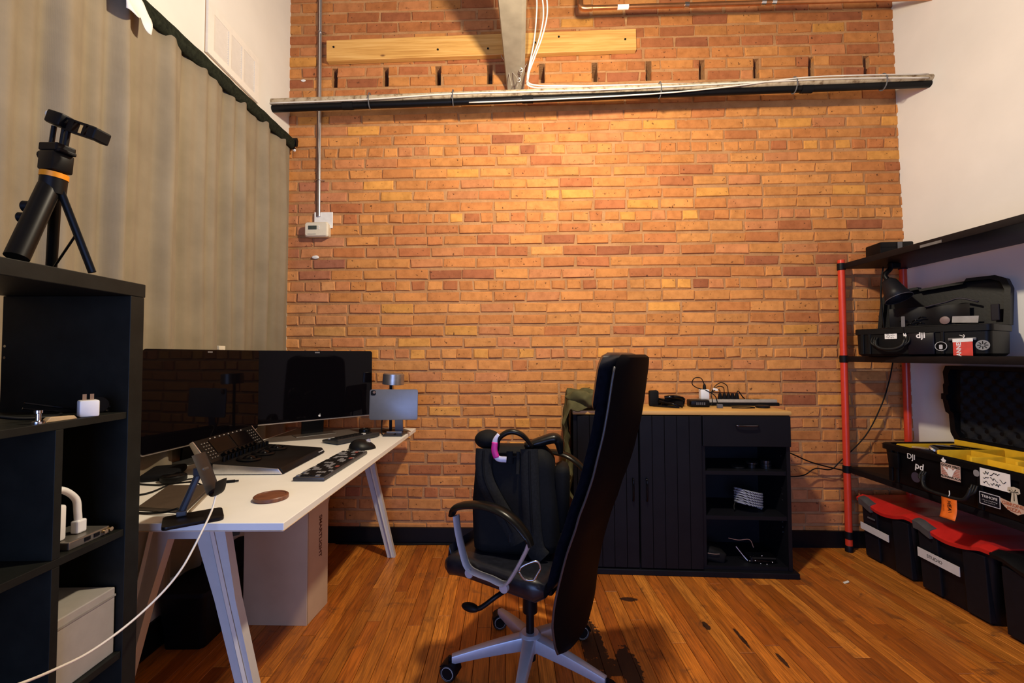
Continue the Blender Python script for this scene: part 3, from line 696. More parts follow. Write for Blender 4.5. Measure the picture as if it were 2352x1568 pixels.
# grading panel
GP = M('panel_black', (.010, .009, .009), .40, var=.2); GP2 = M('panel_knob', (.006, .006, .007), .3)
pa = thing('control_panel', 'black colour grading panel with silver sides and three trackballs', 'control panel', (-.93, 1.72, DT), .02)
PY0, PY1 = 1.553, 1.90
prof = [(-.778, DT+.004), (-.792, DT+.023), (-1.03, DT+.041), (-1.092, DT+.117), (-1.108, DT+.108), (-1.068, DT+.03), (-1.06, DT+.004)]
bm = new(); prism(bm, prof, PY0, PY1, 'y', .003); obj('body', bm, GP, pa, world=True, smooth=25)
for y0, y1 in ((PY0-.006, PY0-.0005), (PY1+.0005, PY1+.006)):
    bm = new(); prism(bm, [(-.782, DT+.003), (-.797, DT+.0215), (-1.022, DT+.0385), (-1.022, DT+.003)], y0, y1, 'y', .0015); obj('side_trim', bm, SILVER, pa, world=True, smooth=35)
    bm = new(); prism(bm, [(-1.034, DT+.040), (-1.093, DT+.1165), (-1.106, DT+.108), (-1.066, DT+.035), (-1.050, DT+.02), (-1.036, DT+.012)], y0, y1, 'y', .0015); obj('side_trim', bm, SILVER, pa, world=True, smooth=35)
sl = Vector((-.062, 0, .076)).normalized(); sn = Vector((.076, 0, .062)).normalized()
SF = lambda y, h_, o=.0: frame(Vector((-1.03, y, DT+.041))+sl*h_+sn*o, (0, 1, 0), sl)
for y in (1.665, 1.785):
    bm = new(); box(bm, (0, 0, 0), (.105, .058, .002), bev=.0007); onto(bm, SF(y, .056, .001)); obj('screen', bm, BLACKG, pa, world=True)
bm = new()
for k in range(8): box(bm, (0, 0, 0), (.004, .003, .002)); 
bm.free(); bm = new()
for k in range(8):
    b2 = new(); box(b2, (0, 0, 0), (.005, .0035, .002)); onto(b2, SF(1.628+k*.0265, .0905, .001)); me = bpy.data.meshes.new('x'); b2.to_mesh(me); b2.free(); bm.from_mesh(me); bpy.data.meshes.remove(me)
LED = M('lit_legend', (.55, .50, .45), .5)
o = obj('menu_button', bm, LED, pa, world=True); o['kind'] = 'stuff'
bm = new()
def multi(bm, b2):
    me = bpy.data.meshes.new('x'); b2.to_mesh(me); b2.free(); bm.from_mesh(me); bpy.data.meshes.remove(me)
for side, yb in ((0, 1.572), (1, 1.847)):
    for i in range(3):
        for j in range(6):
            b2 = new(); box(b2, (0, 0, 0), (.0085, .004, .0022)); onto(b2, SF(yb+i*.0145, .016+j*.0125, .001)); multi(bm, b2)
o = obj('button', bm, M('panel_key', (.05, .048, .046), .45), pa, world=True); o['kind'] = 'stuff'
bm = new()
for side, yb in ((0, 1.572), (1, 1.847)):
    for i in range(3):
        for j in range(6):
            b2 = new(); box(b2, (0, 0, 0), (.004, .0012, .0006)); onto(b2, SF(yb+i*.0145, .016+j*.0125, .0024)); multi(bm, b2)
o = obj('button_legend', bm, LED, pa, world=True); o['kind'] = 'stuff'
dn = Vector((.018, 0, .238)).normalized()
def deck(x, y, o=0): return Vector((x, y, DT+.041+(x+1.03)*(-.018/.238)+o))
for k in range(8):
    q = Vector((-1.038, 1.625+k*.0275, DT+.052)); obj('soft_knob', cylv(new(), q, q+sn*.016, .0075, .0065, 14), GP2, pa, world=True, smooth=40)
for k in range(12):
    q = deck(-1.008, 1.588+k*.0245+(.008 if k > 5 else 0)); obj('dial', cylv(new(), q, q+Vector((.001, 0, .017)), .007, .006, 14), GP2, pa, world=True, smooth=40)
for k in range(3):
    q = deck(-.945, 1.632+k*.094); bm = new()
    lathe(bm, [(.040, 0), (.041, .005), (.036, .009), (.027, .008), (.025, .003)], 32, q, (0, .075, 0)); rg = obj('trackball_ring', bm, GP2, pa, world=True, smooth=40)
    bm = new(); bmesh.ops.create_uvsphere(bm, u_segments=20, v_segments=12, radius=.022)
    for v in bm.verts: v.co.z = v.co.z*.6
    bm.transform(Matrix.Translation(q+Vector((0, 0, .004)))); obj('trackball', bm, BLACKG, rg, world=True, smooth=True)
bm = text_bm('Blackmagicdesign', .0065); fr = frame((-.785+.0046, 1.862, DT+.0148), (0, 1, 0), (-.0140, 0, .019)); obj('lettering', onto(bm, fr), WHITEINK, pa, world=True)
# dark mat at the far end of the desk
dm = thing('desk_mat', 'dark grey-brown mat at the far end of the desk behind the keypad', 'desk mat', (-.9, 2.4, DT))
bm = new(); prism(bm, [(-1.19, 2.11), (-1.066, 2.155), (-.68, 2.338), (-.545, 2.392), (-.532, 2.415), (-.60, 2.518), (-1.19, 2.52)], DT+.0003, DT+.0035, 'z', .0008); obj('sheet', bm, M('mat_taupe', (.10, .085, .075), .6), dm, world=True)
bm = new(); tube(bm, [(-.68, 2.337, DT+.002), (-.545, 2.391, DT+.002), (-.531, 2.415, DT+.002), (-.599, 2.517, DT+.002)], .0022, 6); obj('edge', bm, M('mat_edge', (.30, .15, .07), .5), dm, world=True)
# keyboard
kb = thing('keyboard', 'dark grey full-size keyboard lying along the front of the desk', 'keyboard', (-.648, 1.668, DT))
KX, KY = Vector((-.006+.020, .4, 0)).normalized(), None
ang = math.atan2(.402, .013); kb.rotation_euler = (0, 0, ang)
bm = new(); box(bm, (0, 0, .007), (.405, .106, .012), bev=.003); obj('case', bm, M('keyboard_grey', (.05, .05, .055), .45, .3), kb, smooth=35)
bm = new(); bw = new()
for r_ in range(6):
    n = 20 if r_ else 18
    for k in range(n):
        if r_ == 0 and k in (1, 6, 11): continue
        if r_ == 5 and k in (4, 5, 6, 7, 8): continue
        tgt = bw if R.random() < .38 else bm
        box(tgt, (-.192+.384*(k+.5)/n, .043-r_*.0165, .0145), (.384/n-.003, .0135 if r_ else .010, .004), bev=.0006, seg=1)
box(bm, (-.063, -.0395, .0145), (.094, .0135, .004), bev=.0006, seg=1)
o = obj('keycap', bm, M('keycap_black', (.012, .012, .013), .45), kb); o['kind'] = 'stuff'
o = obj('keycap_light', bw, M('keycap_grey', (.17, .17, .18), .45), kb); o['kind'] = 'stuff'
bm = new()
for q in (-.07, .055, .16): box(bm, (q, -.0395+.0165*(1 if q > .1 else 0), .0172), (.017, .012, .0008))
o = obj('keycap_red', bm, M('keycap_red', (.30, .06, .04), .5), kb)
# editing keyboard with jog wheel
ek = thing('editor_keypad', 'small black editing keypad with round jog wheel near the tablet', 'keypad', (-.765, 2.185, DT), math.atan2(.26, .16))
bm = new(); prism(bm, [(-.058, .004), (.058, .004), (.058, .016), (-.05, .026), (-.058, .022)], -.125, .125, 'x', .003); obj('case', bm, M('keypad_case', (.035, .035, .037), .4, .4), ek, smooth=30)
for k in range(11):
    for j in range(4):
        if k > 8 and j > 1: continue
        c_ = M('keypad_white', (.55, .55, .54), .45) if (k in (0, 1) and j == 3) or (k == 8 and j == 0) else M('keycap_black', (.012, .012, .013), .45)
        bm = new(); box(bm, (-.108+k*.0185, -.036+j*.0185, .0235-.0021*j+.003), (.0165, .0165, .007), bev=.001, seg=1); obj('key', bm, c_, ek)
bm = new(); lathe(bm, [(.028, .018), (.029, .036), (.027, .040), (.019, .041), (.017, .038)], 28, (.098, .022, 0)); obj('jog_wheel', bm, GP2, ek, smooth=40)
# mouse
ms = thing('mouse', 'black ergonomic mouse between keyboard and editing keypad', 'mouse', (-.642, 1.965, DT), .35)
bm = new(); bmesh.ops.create_uvsphere(bm, u_segments=28, v_segments=16, radius=1)
for v in bm.verts:
    x, y, z = v.co; v.co = Vector((x*.058*(1+.12*y), y*.038*(1-.25*x), max(z, 0)*(.042-.012*x+.010*y)))
obj('shell', bm, M('mouse_black', (.010, .010, .011), .4), ms, smooth=True)
bm = new(); cyl(bm, (.026, 0, .036), .009, .006, 16, (PI/2, 0, 0)); obj('scroll_wheel', bm, STEEL, ms, smooth=40)
# tablet on stand + little light behind
GM = M('space_grey', (.165, .175, .205), .38, .35, var=.04)
ts = thing('tablet_stand', 'grey folding tablet stand at the far end of the desk', 'tablet stand', (-.585, 2.30, DT), -.04)
obj('base', bx(-.052, .048, -.035, .07, .0, .012, .003), M('stand_dark', (.030, .032, .040), .35, .4), ts)
obj('base_hinge', bx(-.045, .035, .006, .012, .0122, .019, .001), SILVER, ts)
bm = new(); box(bm, (.008, .045, .11), (.042, .008, .20), (.10, 0, 0), .001); obj('arm', bm, GM, ts)
tb = thing('tablet', 'space grey tablet seen from the back on its stand', 'tablet', (-.592, 2.30, .76), -.03)
bm = new(); prism(bm, rrect(.252, .158, .012, 5, 0, .079), -.003, .003, 'y', .001); xf(bm, bm.verts, (0, 0, 0), (-.05, 0, 0)); obj('shell', bm, GM, tb, smooth=35)
bm = new(); prism(bm, rrect(.026, .026, .008, 4, -.106, .140), -.0052, -.0031, 'y'); xf(bm, bm.verts, (0, 0, 0), (-.05, 0, 0)); cb_ = obj('camera_bump', bm, BLACK, tb)
bm = new(); cyl(bm, (-.101, -.0062+.0065, .143), .007, .003, 16, (PI/2, 0, 0)); obj('lens', bm, M('lens_pink', (.20, .14, .13), .15), cb_)
cord('cable', [(-.655, 2.318, .765), (-.655, 2.31, .72), (-.648, 2.30, .6845), (-.60, 2.28, .6835), (-.57, 2.262, .695)], .0035, RUBBER, 'black charging cable looping under the tablet')
lg = thing('desk_light', 'silver drum-shaped light on a thin black stem behind the tablet', 'lamp', (-.64, 2.43, DT))
bm = new(); lathe(bm, [(.05, 0), (.05, .006), (.012, .010)], 24); obj('base', bm, BLACK, lg, smooth=40)
bm = new(); box(bm, (0, 0, .13), (.014, .008, .25)); obj('stem', bm, BLACK, lg)
bm = new(); lathe(bm, [(.052, .255), (.058, .256), (.0585, .264), (.057, .312), (.052, .316), (.02, .318)], 36, rot=(0, .05, 0)); obj('shade', bm, M('brushed_alu', (.40, .37, .34), .35, .85), lg, smooth=35)
# coaster, puck, laptop, phone stand, cables
bm = new(); lathe(bm, [(.044, 0), (.046, .002), (.046, .010), (.044, .012), (.039, .0122), (.038, .0105), (.001, .0105)], 40); t = NT('walnut'); v = t.coord('Object', (6, 40, 6)); f = t.noise(v, 3, 5); WALNUT = t.set(t.ramp(f, [(.3, (.10, .03, .014)), (.7, (.22, .08, .035))]), .45)
tag(obj('coaster', bm, WALNUT, loc=(-.683, 1.291, DT), smooth=35), 'round walnut coaster on the desk', 'coaster')
pk = thing('desk_puck', 'black round puck on the desk below the left-hand monitor', 'puck', (-1.108, 1.485, DT))
bm = new(); lathe(bm, [(.034, 0), (.037, .004), (.037, .016), (.034, .019)], 32); obj('base', bm, RUBBER, pk, smooth=40)
bm = new(); lathe(bm, [(.033, .0191), (.032, .021), (.001, .0215)], 32); obj('cap', bm, BLACKG, pk, smooth=40)
bm = new(); box(bm, (-1.185, 1.545, DT+.012), (.10, .15, .024), (0, 0, .4), .009); tag(obj('headphone_pouch', bm, BLACKM, smooth=True), 'soft black pouch under the left-hand monitor', 'pouch')
lp = thing('laptop', 'closed brown-grey laptop lying near the bookcase', 'laptop', (-.93, 1.28, DT))
bm = new(); prism(bm, [(-.99, 1.20), (-.845, 1.175), (-.925, 1.40), (-1.06, 1.40)], DT+.0005, DT+.011, 'z', .002); obj('lid', bm, M('laptop_brown', (.085, .060, .042), .45, .2), lp, world=True)
bm = new(); tube(bm, [(-.835, 1.178, DT+.005), (-.917, 1.40, DT+.005)], .0035, 6, 0); obj('edge', bm, M('laptop_edge', (.30, .24, .17), .4, .5), lp, world=True)
ps = thing('phone_stand', 'grey phone stand with folding arm on the near end of the desk', 'phone stand', (-.79, 1.125, DT))
PSM = M('stand_steel', (.10, .10, .105), .35, .6)
c4 = [Vector((-.818, 1.053, 0)), Vector((-.861, 1.136, 0)), Vector((-.769, 1.202, 0)), Vector((-.714, 1.112, 0))]
fr = frame((-.79, 1.128, DT), (c4[2]-c4[1]), (c4[1]-c4[0]))
bm = new(); prism(bm, rrect(.125, .092, .012, 4), .0005, .009, 'z', .0015); onto(bm, fr); obj('base_plate', bm, M('stand_base', (.020, .016, .016), .35, .3), ps, world=True, smooth=35)
bm = new(); box(bm, (-.825, 1.135, DT+.016), (.022, .022, .014), (0, 0, .6), .003); obj('hinge', bm, PSM, ps, world=True)
obj('arm', tube(new(), [(-.825, 1.133, DT+.018), (-.788, 1.142, DT+.115)], .0065, 8, 0, sx=1.4, sy=.7), PSM, ps, world=True)
bm = new(); box(bm, (-.784, 1.143, DT+.118), (.028, .024, .022), bev=.004); obj('head_hinge', bm, PSM, ps, world=True)
bm = new(); tube(bm, [(-.792, 1.145, .842), (-.778, 1.145, .81), (-.752, 1.145, .745)], .008, 8, 0, sx=.6, sy=3.2, side=(1, 0, .4)); obj('holder', bm, M('holder_dark', (.03, .027, .026), .35, .3), ps, world=True, smooth=50)
bm = new(); tube(bm, [(-.752, 1.145, .744), (-.742, 1.145, .740), (-.736, 1.145, .752), (-.733, 1.145, .775)], .005, 8, sx=.6, sy=4.5, side=(1, 0, 0)); obj('hook', bm, RUBBER, ps, world=True, smooth=50)
Z_ = DT+.0035
cord('cable', [(-1.19, 1.44, Z_), (-1.109, 1.425, Z_), (-1.00, 1.415, Z_+.0115), (-.953, 1.413, Z_), (-.926, 1.45, Z_), (-.915, 1.455, Z_+.001)], .0028, RUBBER, 'thin black cable ending in a plug on the desk')
bm = new(); tube(bm, [(-.918, 1.453, Z_+.001), (-.892, 1.462, Z_+.001)], .0048, 8, 0); tube(bm, [(-.892, 1.462, Z_+.001), (-.882, 1.466, Z_+.001)], .003, 8, 0); tag(obj('cable_plug', bm, RUBBER, smooth=60), 'black plug at the loose cable end on the desk', 'plug')
cord('cable', [(-1.11, 1.31, Z_), (-1.075, 1.345, Z_), (-1.078, 1.429, Z_), (-1.051, 1.467, Z_+.005), (-1.02, 1.52, Z_)], .0028, RUBBER, 'black cable curving from the bookcase to the control panel')
cord('cable', [(-1.06, 1.25, Z_), (-1.004, 1.19, Z_), (-.949, 1.172, Z_), (-.895, 1.168, Z_+.003), (-.86, 1.17, Z_+.012)], .003, RUBBER, 'black cable looping around the laptop corner')
cord('cable', [(-.742, 1.14, .74), (-.737, 1.12, .714), (-.728, 1.092, .6995), (-.722, 1.064, .683), (-.722, 1.03, .649), (-.724, 1.0, .621), (-.734, .97, .594), (-.749, .93, .569), (-.758, .88, .556), (-.76, .82, .556), (-.754, .76, .571), (-.736, .69, .598), (-.71, .60, .64)], .0024, WC, 'long white cable hanging from the phone stand past the bookcase')
# carton under the desk
CARD = M('pale_cardboard', (.55, .39, .25), .75, var=.08, vs=6)
cb = thing('cardboard_box', 'tall pale cardboard box with vertical print under the desk', 'box', (-.945, 1.91, 0))
bm = new(); BP = [(-1.08, 1.838), (-.816, 1.826), (-.800, 1.993), (-1.064, 2.005)]; prism(bm, BP, 0, .53, 'z', .001); obj('carton', bm, CARD, cb, world=True)
bm = new(); quadp = [Vector((*BP[1], 0)), Vector((*BP[2], 0))]; dd = (quadp[1]-quadp[0]).normalized()
for f_ in (.12,): a = quadp[0]+dd*.002; 
bm = new(); tube(bm, [Vector((-.8152, 1.83, .002)), Vector((-.8152, 1.83, .528))], .0012, 4, 0); obj('seam', bm, M('card_seam', (.30, .20, .12), .8), cb, world=True)
pm = quadp[0].lerp(quadp[1], .60)+Vector((.0006, 0, 0)); text('SMARTLIGHT', .030, frame(pm+Vector((0, 0, .32)), (0, 0, -1), dd), M('brown_print', (.10, .03, .012), .8), cb, bold=.0006)
# black bin in the shadow under the desk
bn = thing('storage_bin', 'black bin in the shadow under the desk by the curtain', 'bin', (-1.2, 1.9, 0))
bm = new(); loft(bm, [ringv(bm, [(-1.215+a, 1.93+b, z) for a, b in rrect(w, d, .02)]) for z, w, d in ((.0, .15, .48), (.20, .18, .52))]); obj('tub', bm, BLACK, bn, world=True, smooth=35)
bm = new(); loft(bm, [ringv(bm, [(-1.215+a, 1.93+b, z) for a, b in rrect(w, d, .02)]) for z, w, d in ((.2001, .19, .53), (.215, .19, .53))]); obj('lid', bm, M('bin_navy', (.010, .011, .02), .5), bn, world=True, smooth=35)
cord('cable', [WX(-1.0, .006, .03), WX(-.6, .006, .035), WX(-.45, .006, .028), WX(-.1, .006, .032)], .005, RUBBER, 'black cable lying along the baseboard behind the desk')
# ================================================================ office chair (faces left, away from the lens)
CA_ = math.radians(28)
chair = thing('office_chair', 'black leather high-back office chair with grey star base', 'chair', (.076, 1.552, 0), PI-CA_)
# local frame: +x = the way the chair faces, +y = its left-hand side ... y is flipped so that +Y below means the side nearest the camera
LEATHER = M('black_leather', (.013, .014, .022), .32, var=.3, vs=60, bs=220, bd=.0004, spec=1.0)
FABRIC = M('chair_back_fabric', (.0022, .0024, .0044), .6, var=.3, vs=200, bs=400, bd=.0003, spec=.12)
ALU = M('grey_alu', (.42, .44, .50), .38, .35, var=.04)
prof_b = [(1.092, -.383), (1.02, -.372), (.95, -.362), (.88, -.35), (.82, -.335), (.76, -.32), (.70, -.30), (.65, -.28), (.60, -.265), (.55, -.245), (.50, -.23), (.44, -.213), (.38, -.20), (.32, -.190), (.26, -.188), (.20, -.180), (.16, -.170)]
def pf(z):
    P = prof_b
    if z >= P[0][0]: return P[0][1]
    for (z1, x1), (z0, x0) in zip(P, P[1:]):
        if z0 <= z <= z1: return x0+(x1-x0)*(z-z0)/(z1-z0)
    return P[-1][1]
def hw(z):
    if z > 1.03: return .225-(.062*((z-1.03)/.069)**3)
    if z > .45: return .225+.012*math.sin((z-.45)/.58*PI)
    t = min(1, (z-.16)/.24); return .06+.165*math.sqrt(max(0, 1-(1-t)**2))
def slab(zs, off0, off1, sh=0, rnd=.02, n=14):
    """upright padded panel: off0/off1 = offset of rear and front skins from the rear profile"""
    bm = new(); rings = []
    for k, z in enumerate(zs):
        e = 1.0
        w = hw(z)-sh; f0, f1 = off0, off1
        if k in (0, len(zs)-1): f0, f1 = off0+(off1-off0)*.3, off0+(off1-off0)*.7; w -= .012
        x = pf(z); ring = []
        for i in range(n):
            t = i/(n-1); y = -w+2*w*t; cz = 1-abs(2*t-1)**6; bow = .014*(1-(2*t-1)**2)
            ring.append((x+f0*1+(f1-f0)*.5*(1-cz)-bow, y, z))
        for i in range(n):
            t = 1-i/(n-1); y = -w+2*w*t; cz = 1-abs(2*t-1)**6; bow = .014*(1-(2*t-1)**2)
            ring.append((x+f1-(f1-f0)*.5*(1-cz)-bow, y, z))
        rings.append(ringv(bm, ring))
    loft(bm, rings); bmesh.ops.remove_doubles(bm, verts=bm.verts, dist=.0004); return bm
def lv(a, b, n): return [a+(b-a)*k/(n-1) for k in range(n)]
obj('back_shell', slab(lv(.16, 1.0, 30)+lv(1.012, 1.093, 10), 0, .034), FABRIC, chair, smooth=45)
obj('back_cushion', slab(lv(.40, .965, 22), .0345, .075, .008), LEATHER, chair, smooth=60)
obj('headrest', slab(lv(.94, 1.02, 6)+lv(1.03, 1.099, 9), .0345, .092, .006), LEATHER, chair, smooth=60)
for s in (-1, 1):
    bm = new(); tube(bm, [(pf(z)+.018, s*(hw(z)+.001), z) for z in lv(.20, 1.06, 24)], .0035, 6, 2); obj('piping', bm, M('piping_leather', (.029, .029, .034), .35), chair, smooth=True)
bm = new(); rings = []
for k in range(15):
    x = -.145+(.205+.145)*k/14; t = k/14; w = .235 if 0 < k < 14 else .215
    zc_ = .402+.026*t+(.018*((t-.75)/.25)**2*-1 if t > .75 else 0); hh = .034 if 0 < k < 14 else .02
    rings.append(ringv(bm, [(x, a, zc_+b) for a, b in rrect(2*w, 2*hh, .017 if hh < .03 else .026, 4)]))
loft(bm, rings); obj('seat', bm, LEATHER, chair, smooth=50)
bm = new(); prism(bm, [(.185, .385), (.205, .43), (.20, .47), (.17, .39)], -.20, .20, 'y', .004); obj('seat_front_roll', bm, LEATHER, chair, smooth=50)
for s in (-1, 1):
    dz = .0 if s > 0 else .055
    Yc = s*.268
    lp_ = [(.124, .60), (.117, .555), (.097, .485), (.080, .452), (.050, .441), (.0, .436), (-.046, .431), (-.075, .466), (-.113, .535), (-.126, .566)]
    arm = obj('armrest', tube(new(), [(x, Yc, z+dz*(z-.43)/.17) for x, z in lp_], .0125, 10, 5, sx=1.35, sy=.42, side=(0, 1, 0)), ALU, chair, smooth=60)
    pd = [(.140, .598), (.128, .620), (.098, .634), (.05, .643), (.004, .644), (-.045, .634), (-.085, .612), (-.118, .580), (-.131, .555)]
    obj('arm_pad', tube(new(), [(x, Yc, z+dz) for x, z in pd], [.012, .017, .018, .018, .018, .017, .015, .011], 12, 5, sx=1.35, sy=.62, side=(0, 1, 0)), M('arm_leather', (.010, .009, .008), .28), arm, smooth=60)
    for x, z in ((.072, .438), (-.046, .422)):
        bm = new(); lathe(bm, [(.007, -.006), (.0135, -.006), (.0135, .006), (.007, .006)], 18, (x, Yc+s*.004, z), (PI/2, 0, 0)); obj('arm_bolt', bm, ALU, arm, smooth=40)
        bm = new(); cyl(bm, (x, Yc+s*.004, z), .0075, .010, 12, (PI/2, 0, 0)); obj('bolt_cap', bm, BLACKM, arm)
obj('mechanism', bx(-.12, .08, -.09, .09, .325, .371, .008), BLACK, chair, smooth=35)
bm = new(); tube(bm, [(.0, .10, .345), (.03, .17, .335), (.075, .20, .300), (.10, .205, .292)], .0075, 8); l_ = obj('lever', bm, BLACK, chair, smooth=True)
bm = new(); bmesh.ops.create_uvsphere(bm, u_segments=16, v_segments=10, radius=1)
for v in bm.verts: v.co = Vector((v.co.x*.032+.112, v.co.y*.016+.206, v.co.z*.013+.294))
obj('paddle', bm, RUBBER, l_, smooth=True)
bm = new(); lathe(bm, [(.014, .10), (.014, .205), (.0255, .206), (.0255, .285), (.020, .29), (.020, .325)], 20); obj('gas_lift', bm, BLACK, chair, smooth=40)
bm = new(); lathe(bm, [(.019, .045), (.020, .075), (.020, .128)], 18); obj('gas_lift_foot', bm, BLACKM, chair, smooth=40)
bm = new(); lathe(bm, [(.034, .080), (.040, .088), (.038, .13), (.030, .137)], 24); obj('hub', bm, ALU, chair, smooth=40)
BA = [math.radians(41.5+72*k)-(PI-CA_) for k in range(5)]
for k, a in enumerate(BA):
    bm = new(); rings = []
    for t in lv(0, 1, 9):
        r_ = .025+.243*t; w = .021-.009*t; zt = .131-.040*t-.012*t*t; zb = zt-.048+.020*t
        rings.append(ringv(bm, [(r_, p, (zt+zb)/2+q) for p, q in rrect(2*w, zt-zb, .006, 2)]))
    loft(bm, rings); bm.transform(Matrix.Rotation(a, 4, 'Z')); lg_ = obj('base_leg', bm, ALU, chair, smooth=35)
    cs = Vector((.275*math.cos(a), .275*math.sin(a), 0)); wa_ = -(PI-CA_)+(.25, .1, -.35, .5, -.2)[k]     # wheel heading (axle roughly towards the lens)
    cs_ = cs+Vector((-.012*math.cos(a), -.012*math.sin(a), 0))
    bm = new()
    for s in (-1, 1): lathe(bm, [(.015, -.007), (.0265, -.008), (.0285, -.004), (.0285, .005), (.026, .008), (.015, .007)], 24, (0, s*.0125, .0285), (PI/2, 0, 0))
    cyl(bm, (0, 0, .0285), .009, .02, 10, (PI/2, 0, 0)); bm.transform(Matrix.Translation(cs) @ Matrix.Rotation(wa_, 4, 'Z')); ca = obj('caster', bm, RUBBER, chair, smooth=40)
    bm = new()
    for s in (-1, 1): lathe(bm, [(.0195, 0), (.0235, -.0012), (.0235, .0012)], 24, (0, s*.0205, .0285), (PI/2, 0, 0), cap=False)
    bm.transform(Matrix.Translation(cs) @ Matrix.Rotation(wa_, 4, 'Z')); o = obj('wheel_ring', bm, M('ring_grey', (.42, .42, .42), .45), ca, smooth=40)
    bm = new(); rings = []
    for q in range(9):
        an = PI*(.02+.78*q/8); rings.append(ringv(bm, [(math.cos(an)*rr_*1.0, y, .0285+math.sin(an)*rr_) for rr_, y in ((.0295, -.0225), (.0335, -.0225), (.0335, .0225), (.0295, .0225))]))
    loft(bm, rings); cyl(bm, (.0, 0, .066), .0055, .02, 8); bm.transform(Matrix.Translation(cs) @ Matrix.Rotation(wa_, 4, 'Z')); obj('caster_hood', bm, BLACK, ca, smooth=40)

# ================================================================ backpack on the seat
NYL = M('black_nylon', (.0055, .0055, .0065), .78, var=.3, vs=120, bs=500, bd=.0004)
NYL2 = M('strap_mesh', (.020, .020, .020), .85, var=.3, vs=150, bs=500, bd=.0005)
pk_ = thing('backpack', 'black backpack standing on the office chair, straps towards the camera', 'backpack', (.031, 1.50, .447), -.08)
BT = .338
bm = new(); rings = []
for k in range(17):
    t = k/16; z = BT*t; w = .282-.03*t*t+.012*math.sin(t*PI); d = .155-.045*t*t; r_ = .035
    if k == 0: w -= .05; d -= .05
    if k == 16: w -= .05; d -= .05; r_ = .02
    if k == 15: w -= .014; d -= .014
    ln = .018*t
    rings.append(ringv(bm, [(a-.004*t, b+ln, z) for a, b in rrect(w, d, r_, 5)]))
loft(bm, rings); jitter(bm, .007, 11, 3); obj('body', bm, NYL, pk_, smooth=60)
def fy(z): t = z/BT; return -(.155-.045*t*t)/2+.018*t
def strap(pts, w=.026, th=.006, nm='shoulder_strap', mat=NYL2, off=-.010):
    return obj(nm, tube(new(), [(x, fy(z)+off, z) for x, z in pts], w, 12, 6, sx=1, sy=th/w, side=(1, 0, 0)), mat, pk_, smooth=60)
strap([(-.105, .338), (-.106, .29), (-.098, .24), (-.070, .185), (-.035, .13), (-.005, .08), (.01, .05)], .027, .009)
strap([(.044, .338), (.045, .29), (.047, .22), (.05, .15), (.055, .08), (.065, .03), (.085, .005)], .029, .009)
for pts in ([(-.105, .334), (-.106, .29), (-.098, .24), (-.070, .185), (-.035, .13), (-.008, .085)], [(.044, .334), (.045, .29), (.047, .22), (.05, .15), (.054, .085)]): strap(pts, .004, .002, 'strap_seam', NYL, -.0195)
strap([(-.05, .315), (-.02, .312), (.01, .315)], .004, .0035, 'webbing', NYL, -.008); strap([(-.02, .33), (-.019, .29)], .011, .003, 'webbing', NYL, -.008)
strap([(.006, .26), (.008, .33)], .006, .003, 'webbing', NYL2, -.011)
bm = new(); box(bm, (-.012, fy(.07)-.014, .066), (.022, .006, .03), bev=.002); obj('strap_buckle', bm, BLACK, pk_)
bm = new(); tube(bm, [(-.062, fy(.33)-.004, .332), (-.055, fy(.33)-.012, .372), (-.02, fy(.33)-.014, .395), (.02, fy(.33)-.012, .385), (.055, fy(.33)-.002, .345)], [.009, .012, .0135, .012, .009], 10, 6, sx=1.2, sy=.7, side=(0, 1, 0)); obj('top_handle', bm, M('handle_leather', (.014, .012, .010), .3), pk_, smooth=True)
bm = new(); bmesh.ops.create_uvsphere(bm, u_segments=18, v_segments=12, radius=1)
for v in bm.verts: v.co = Vector((v.co.x*.045-.10, v.co.y*.05+.012, v.co.z*.032+.358))
obj('rolled_flap', bm, NYL, pk_, smooth=True)
bm = new(); tube(bm, [(.03, .0, .338), (.08, .01, .352), (.125, .02, .362), (.142, .02, .350), (.148, .02, .31)], [.02, .026, .03, .026, .014], 12, 6, sx=1.1, sy=.62, side=(0, 1, 0)); obj('top_pocket', bm, M('glossy_nylon', (.016, .015, .014), .3), pk_, smooth=True)
tg = obj('luggage_tag', tube(new(), [(-.052, fy(.33)-.020, .385), (-.066, fy(.33)-.022, .365), (-.068, fy(.33)-.022, .335), (-.058, fy(.33)-.022, .310), (-.030, fy(.33)-.022, .306)], .010, 8, 6, sx=.35, sy=1.0, side=(0, 1, 0)), M('tag_white', (.62, .58, .66), .5), pk_, smooth=True)
obj('tag_pink_band', tube(new(), [(-.067, fy(.33)-.0225, .362), (-.069, fy(.33)-.0228, .335), (-.062, fy(.33)-.0225, .312)], .0106, 8, 6, sx=.36, sy=1.0, side=(0, 1, 0)), M('tag_pink', (.70, .02, .25), .5), tg, smooth=True)
bm = new(); box(bm, (.152, .0, .17), (.05, .11, .22), bev=.022); jitter(bm, .006, 14, 8); obj('side_pocket', bm, NYL, pk_, smooth=60)
# carabiner hanging in front of the seat back corner
cr = thing('carabiner', 'shiny metal carabiner hanging at the backpack base on the seat', 'carabiner', (.06, 1.268, .445))
pts = [(0.031, 1.268, 0.479), (0.041, 1.268, 0.493), (0.072, 1.268, 0.506), (0.087, 1.268, 0.503), (0.092, 1.268, 0.486), (0.083, 1.268, 0.469), (0.073, 1.268, 0.455), (0.047, 1.268, 0.457), (0.031, 1.268, 0.479)]
obj('ring', tube(new(), pts, .0032, 8), M('dark_steel', (.35, .36, .38), .25, 1), cr, world=True, smooth=True)
obj('gate', tube(new(), [pts[6], pts[4]], .0038, 8, 0), M('dark_steel', (.35, .36, .38), .25, 1), cr, world=True, smooth=60)

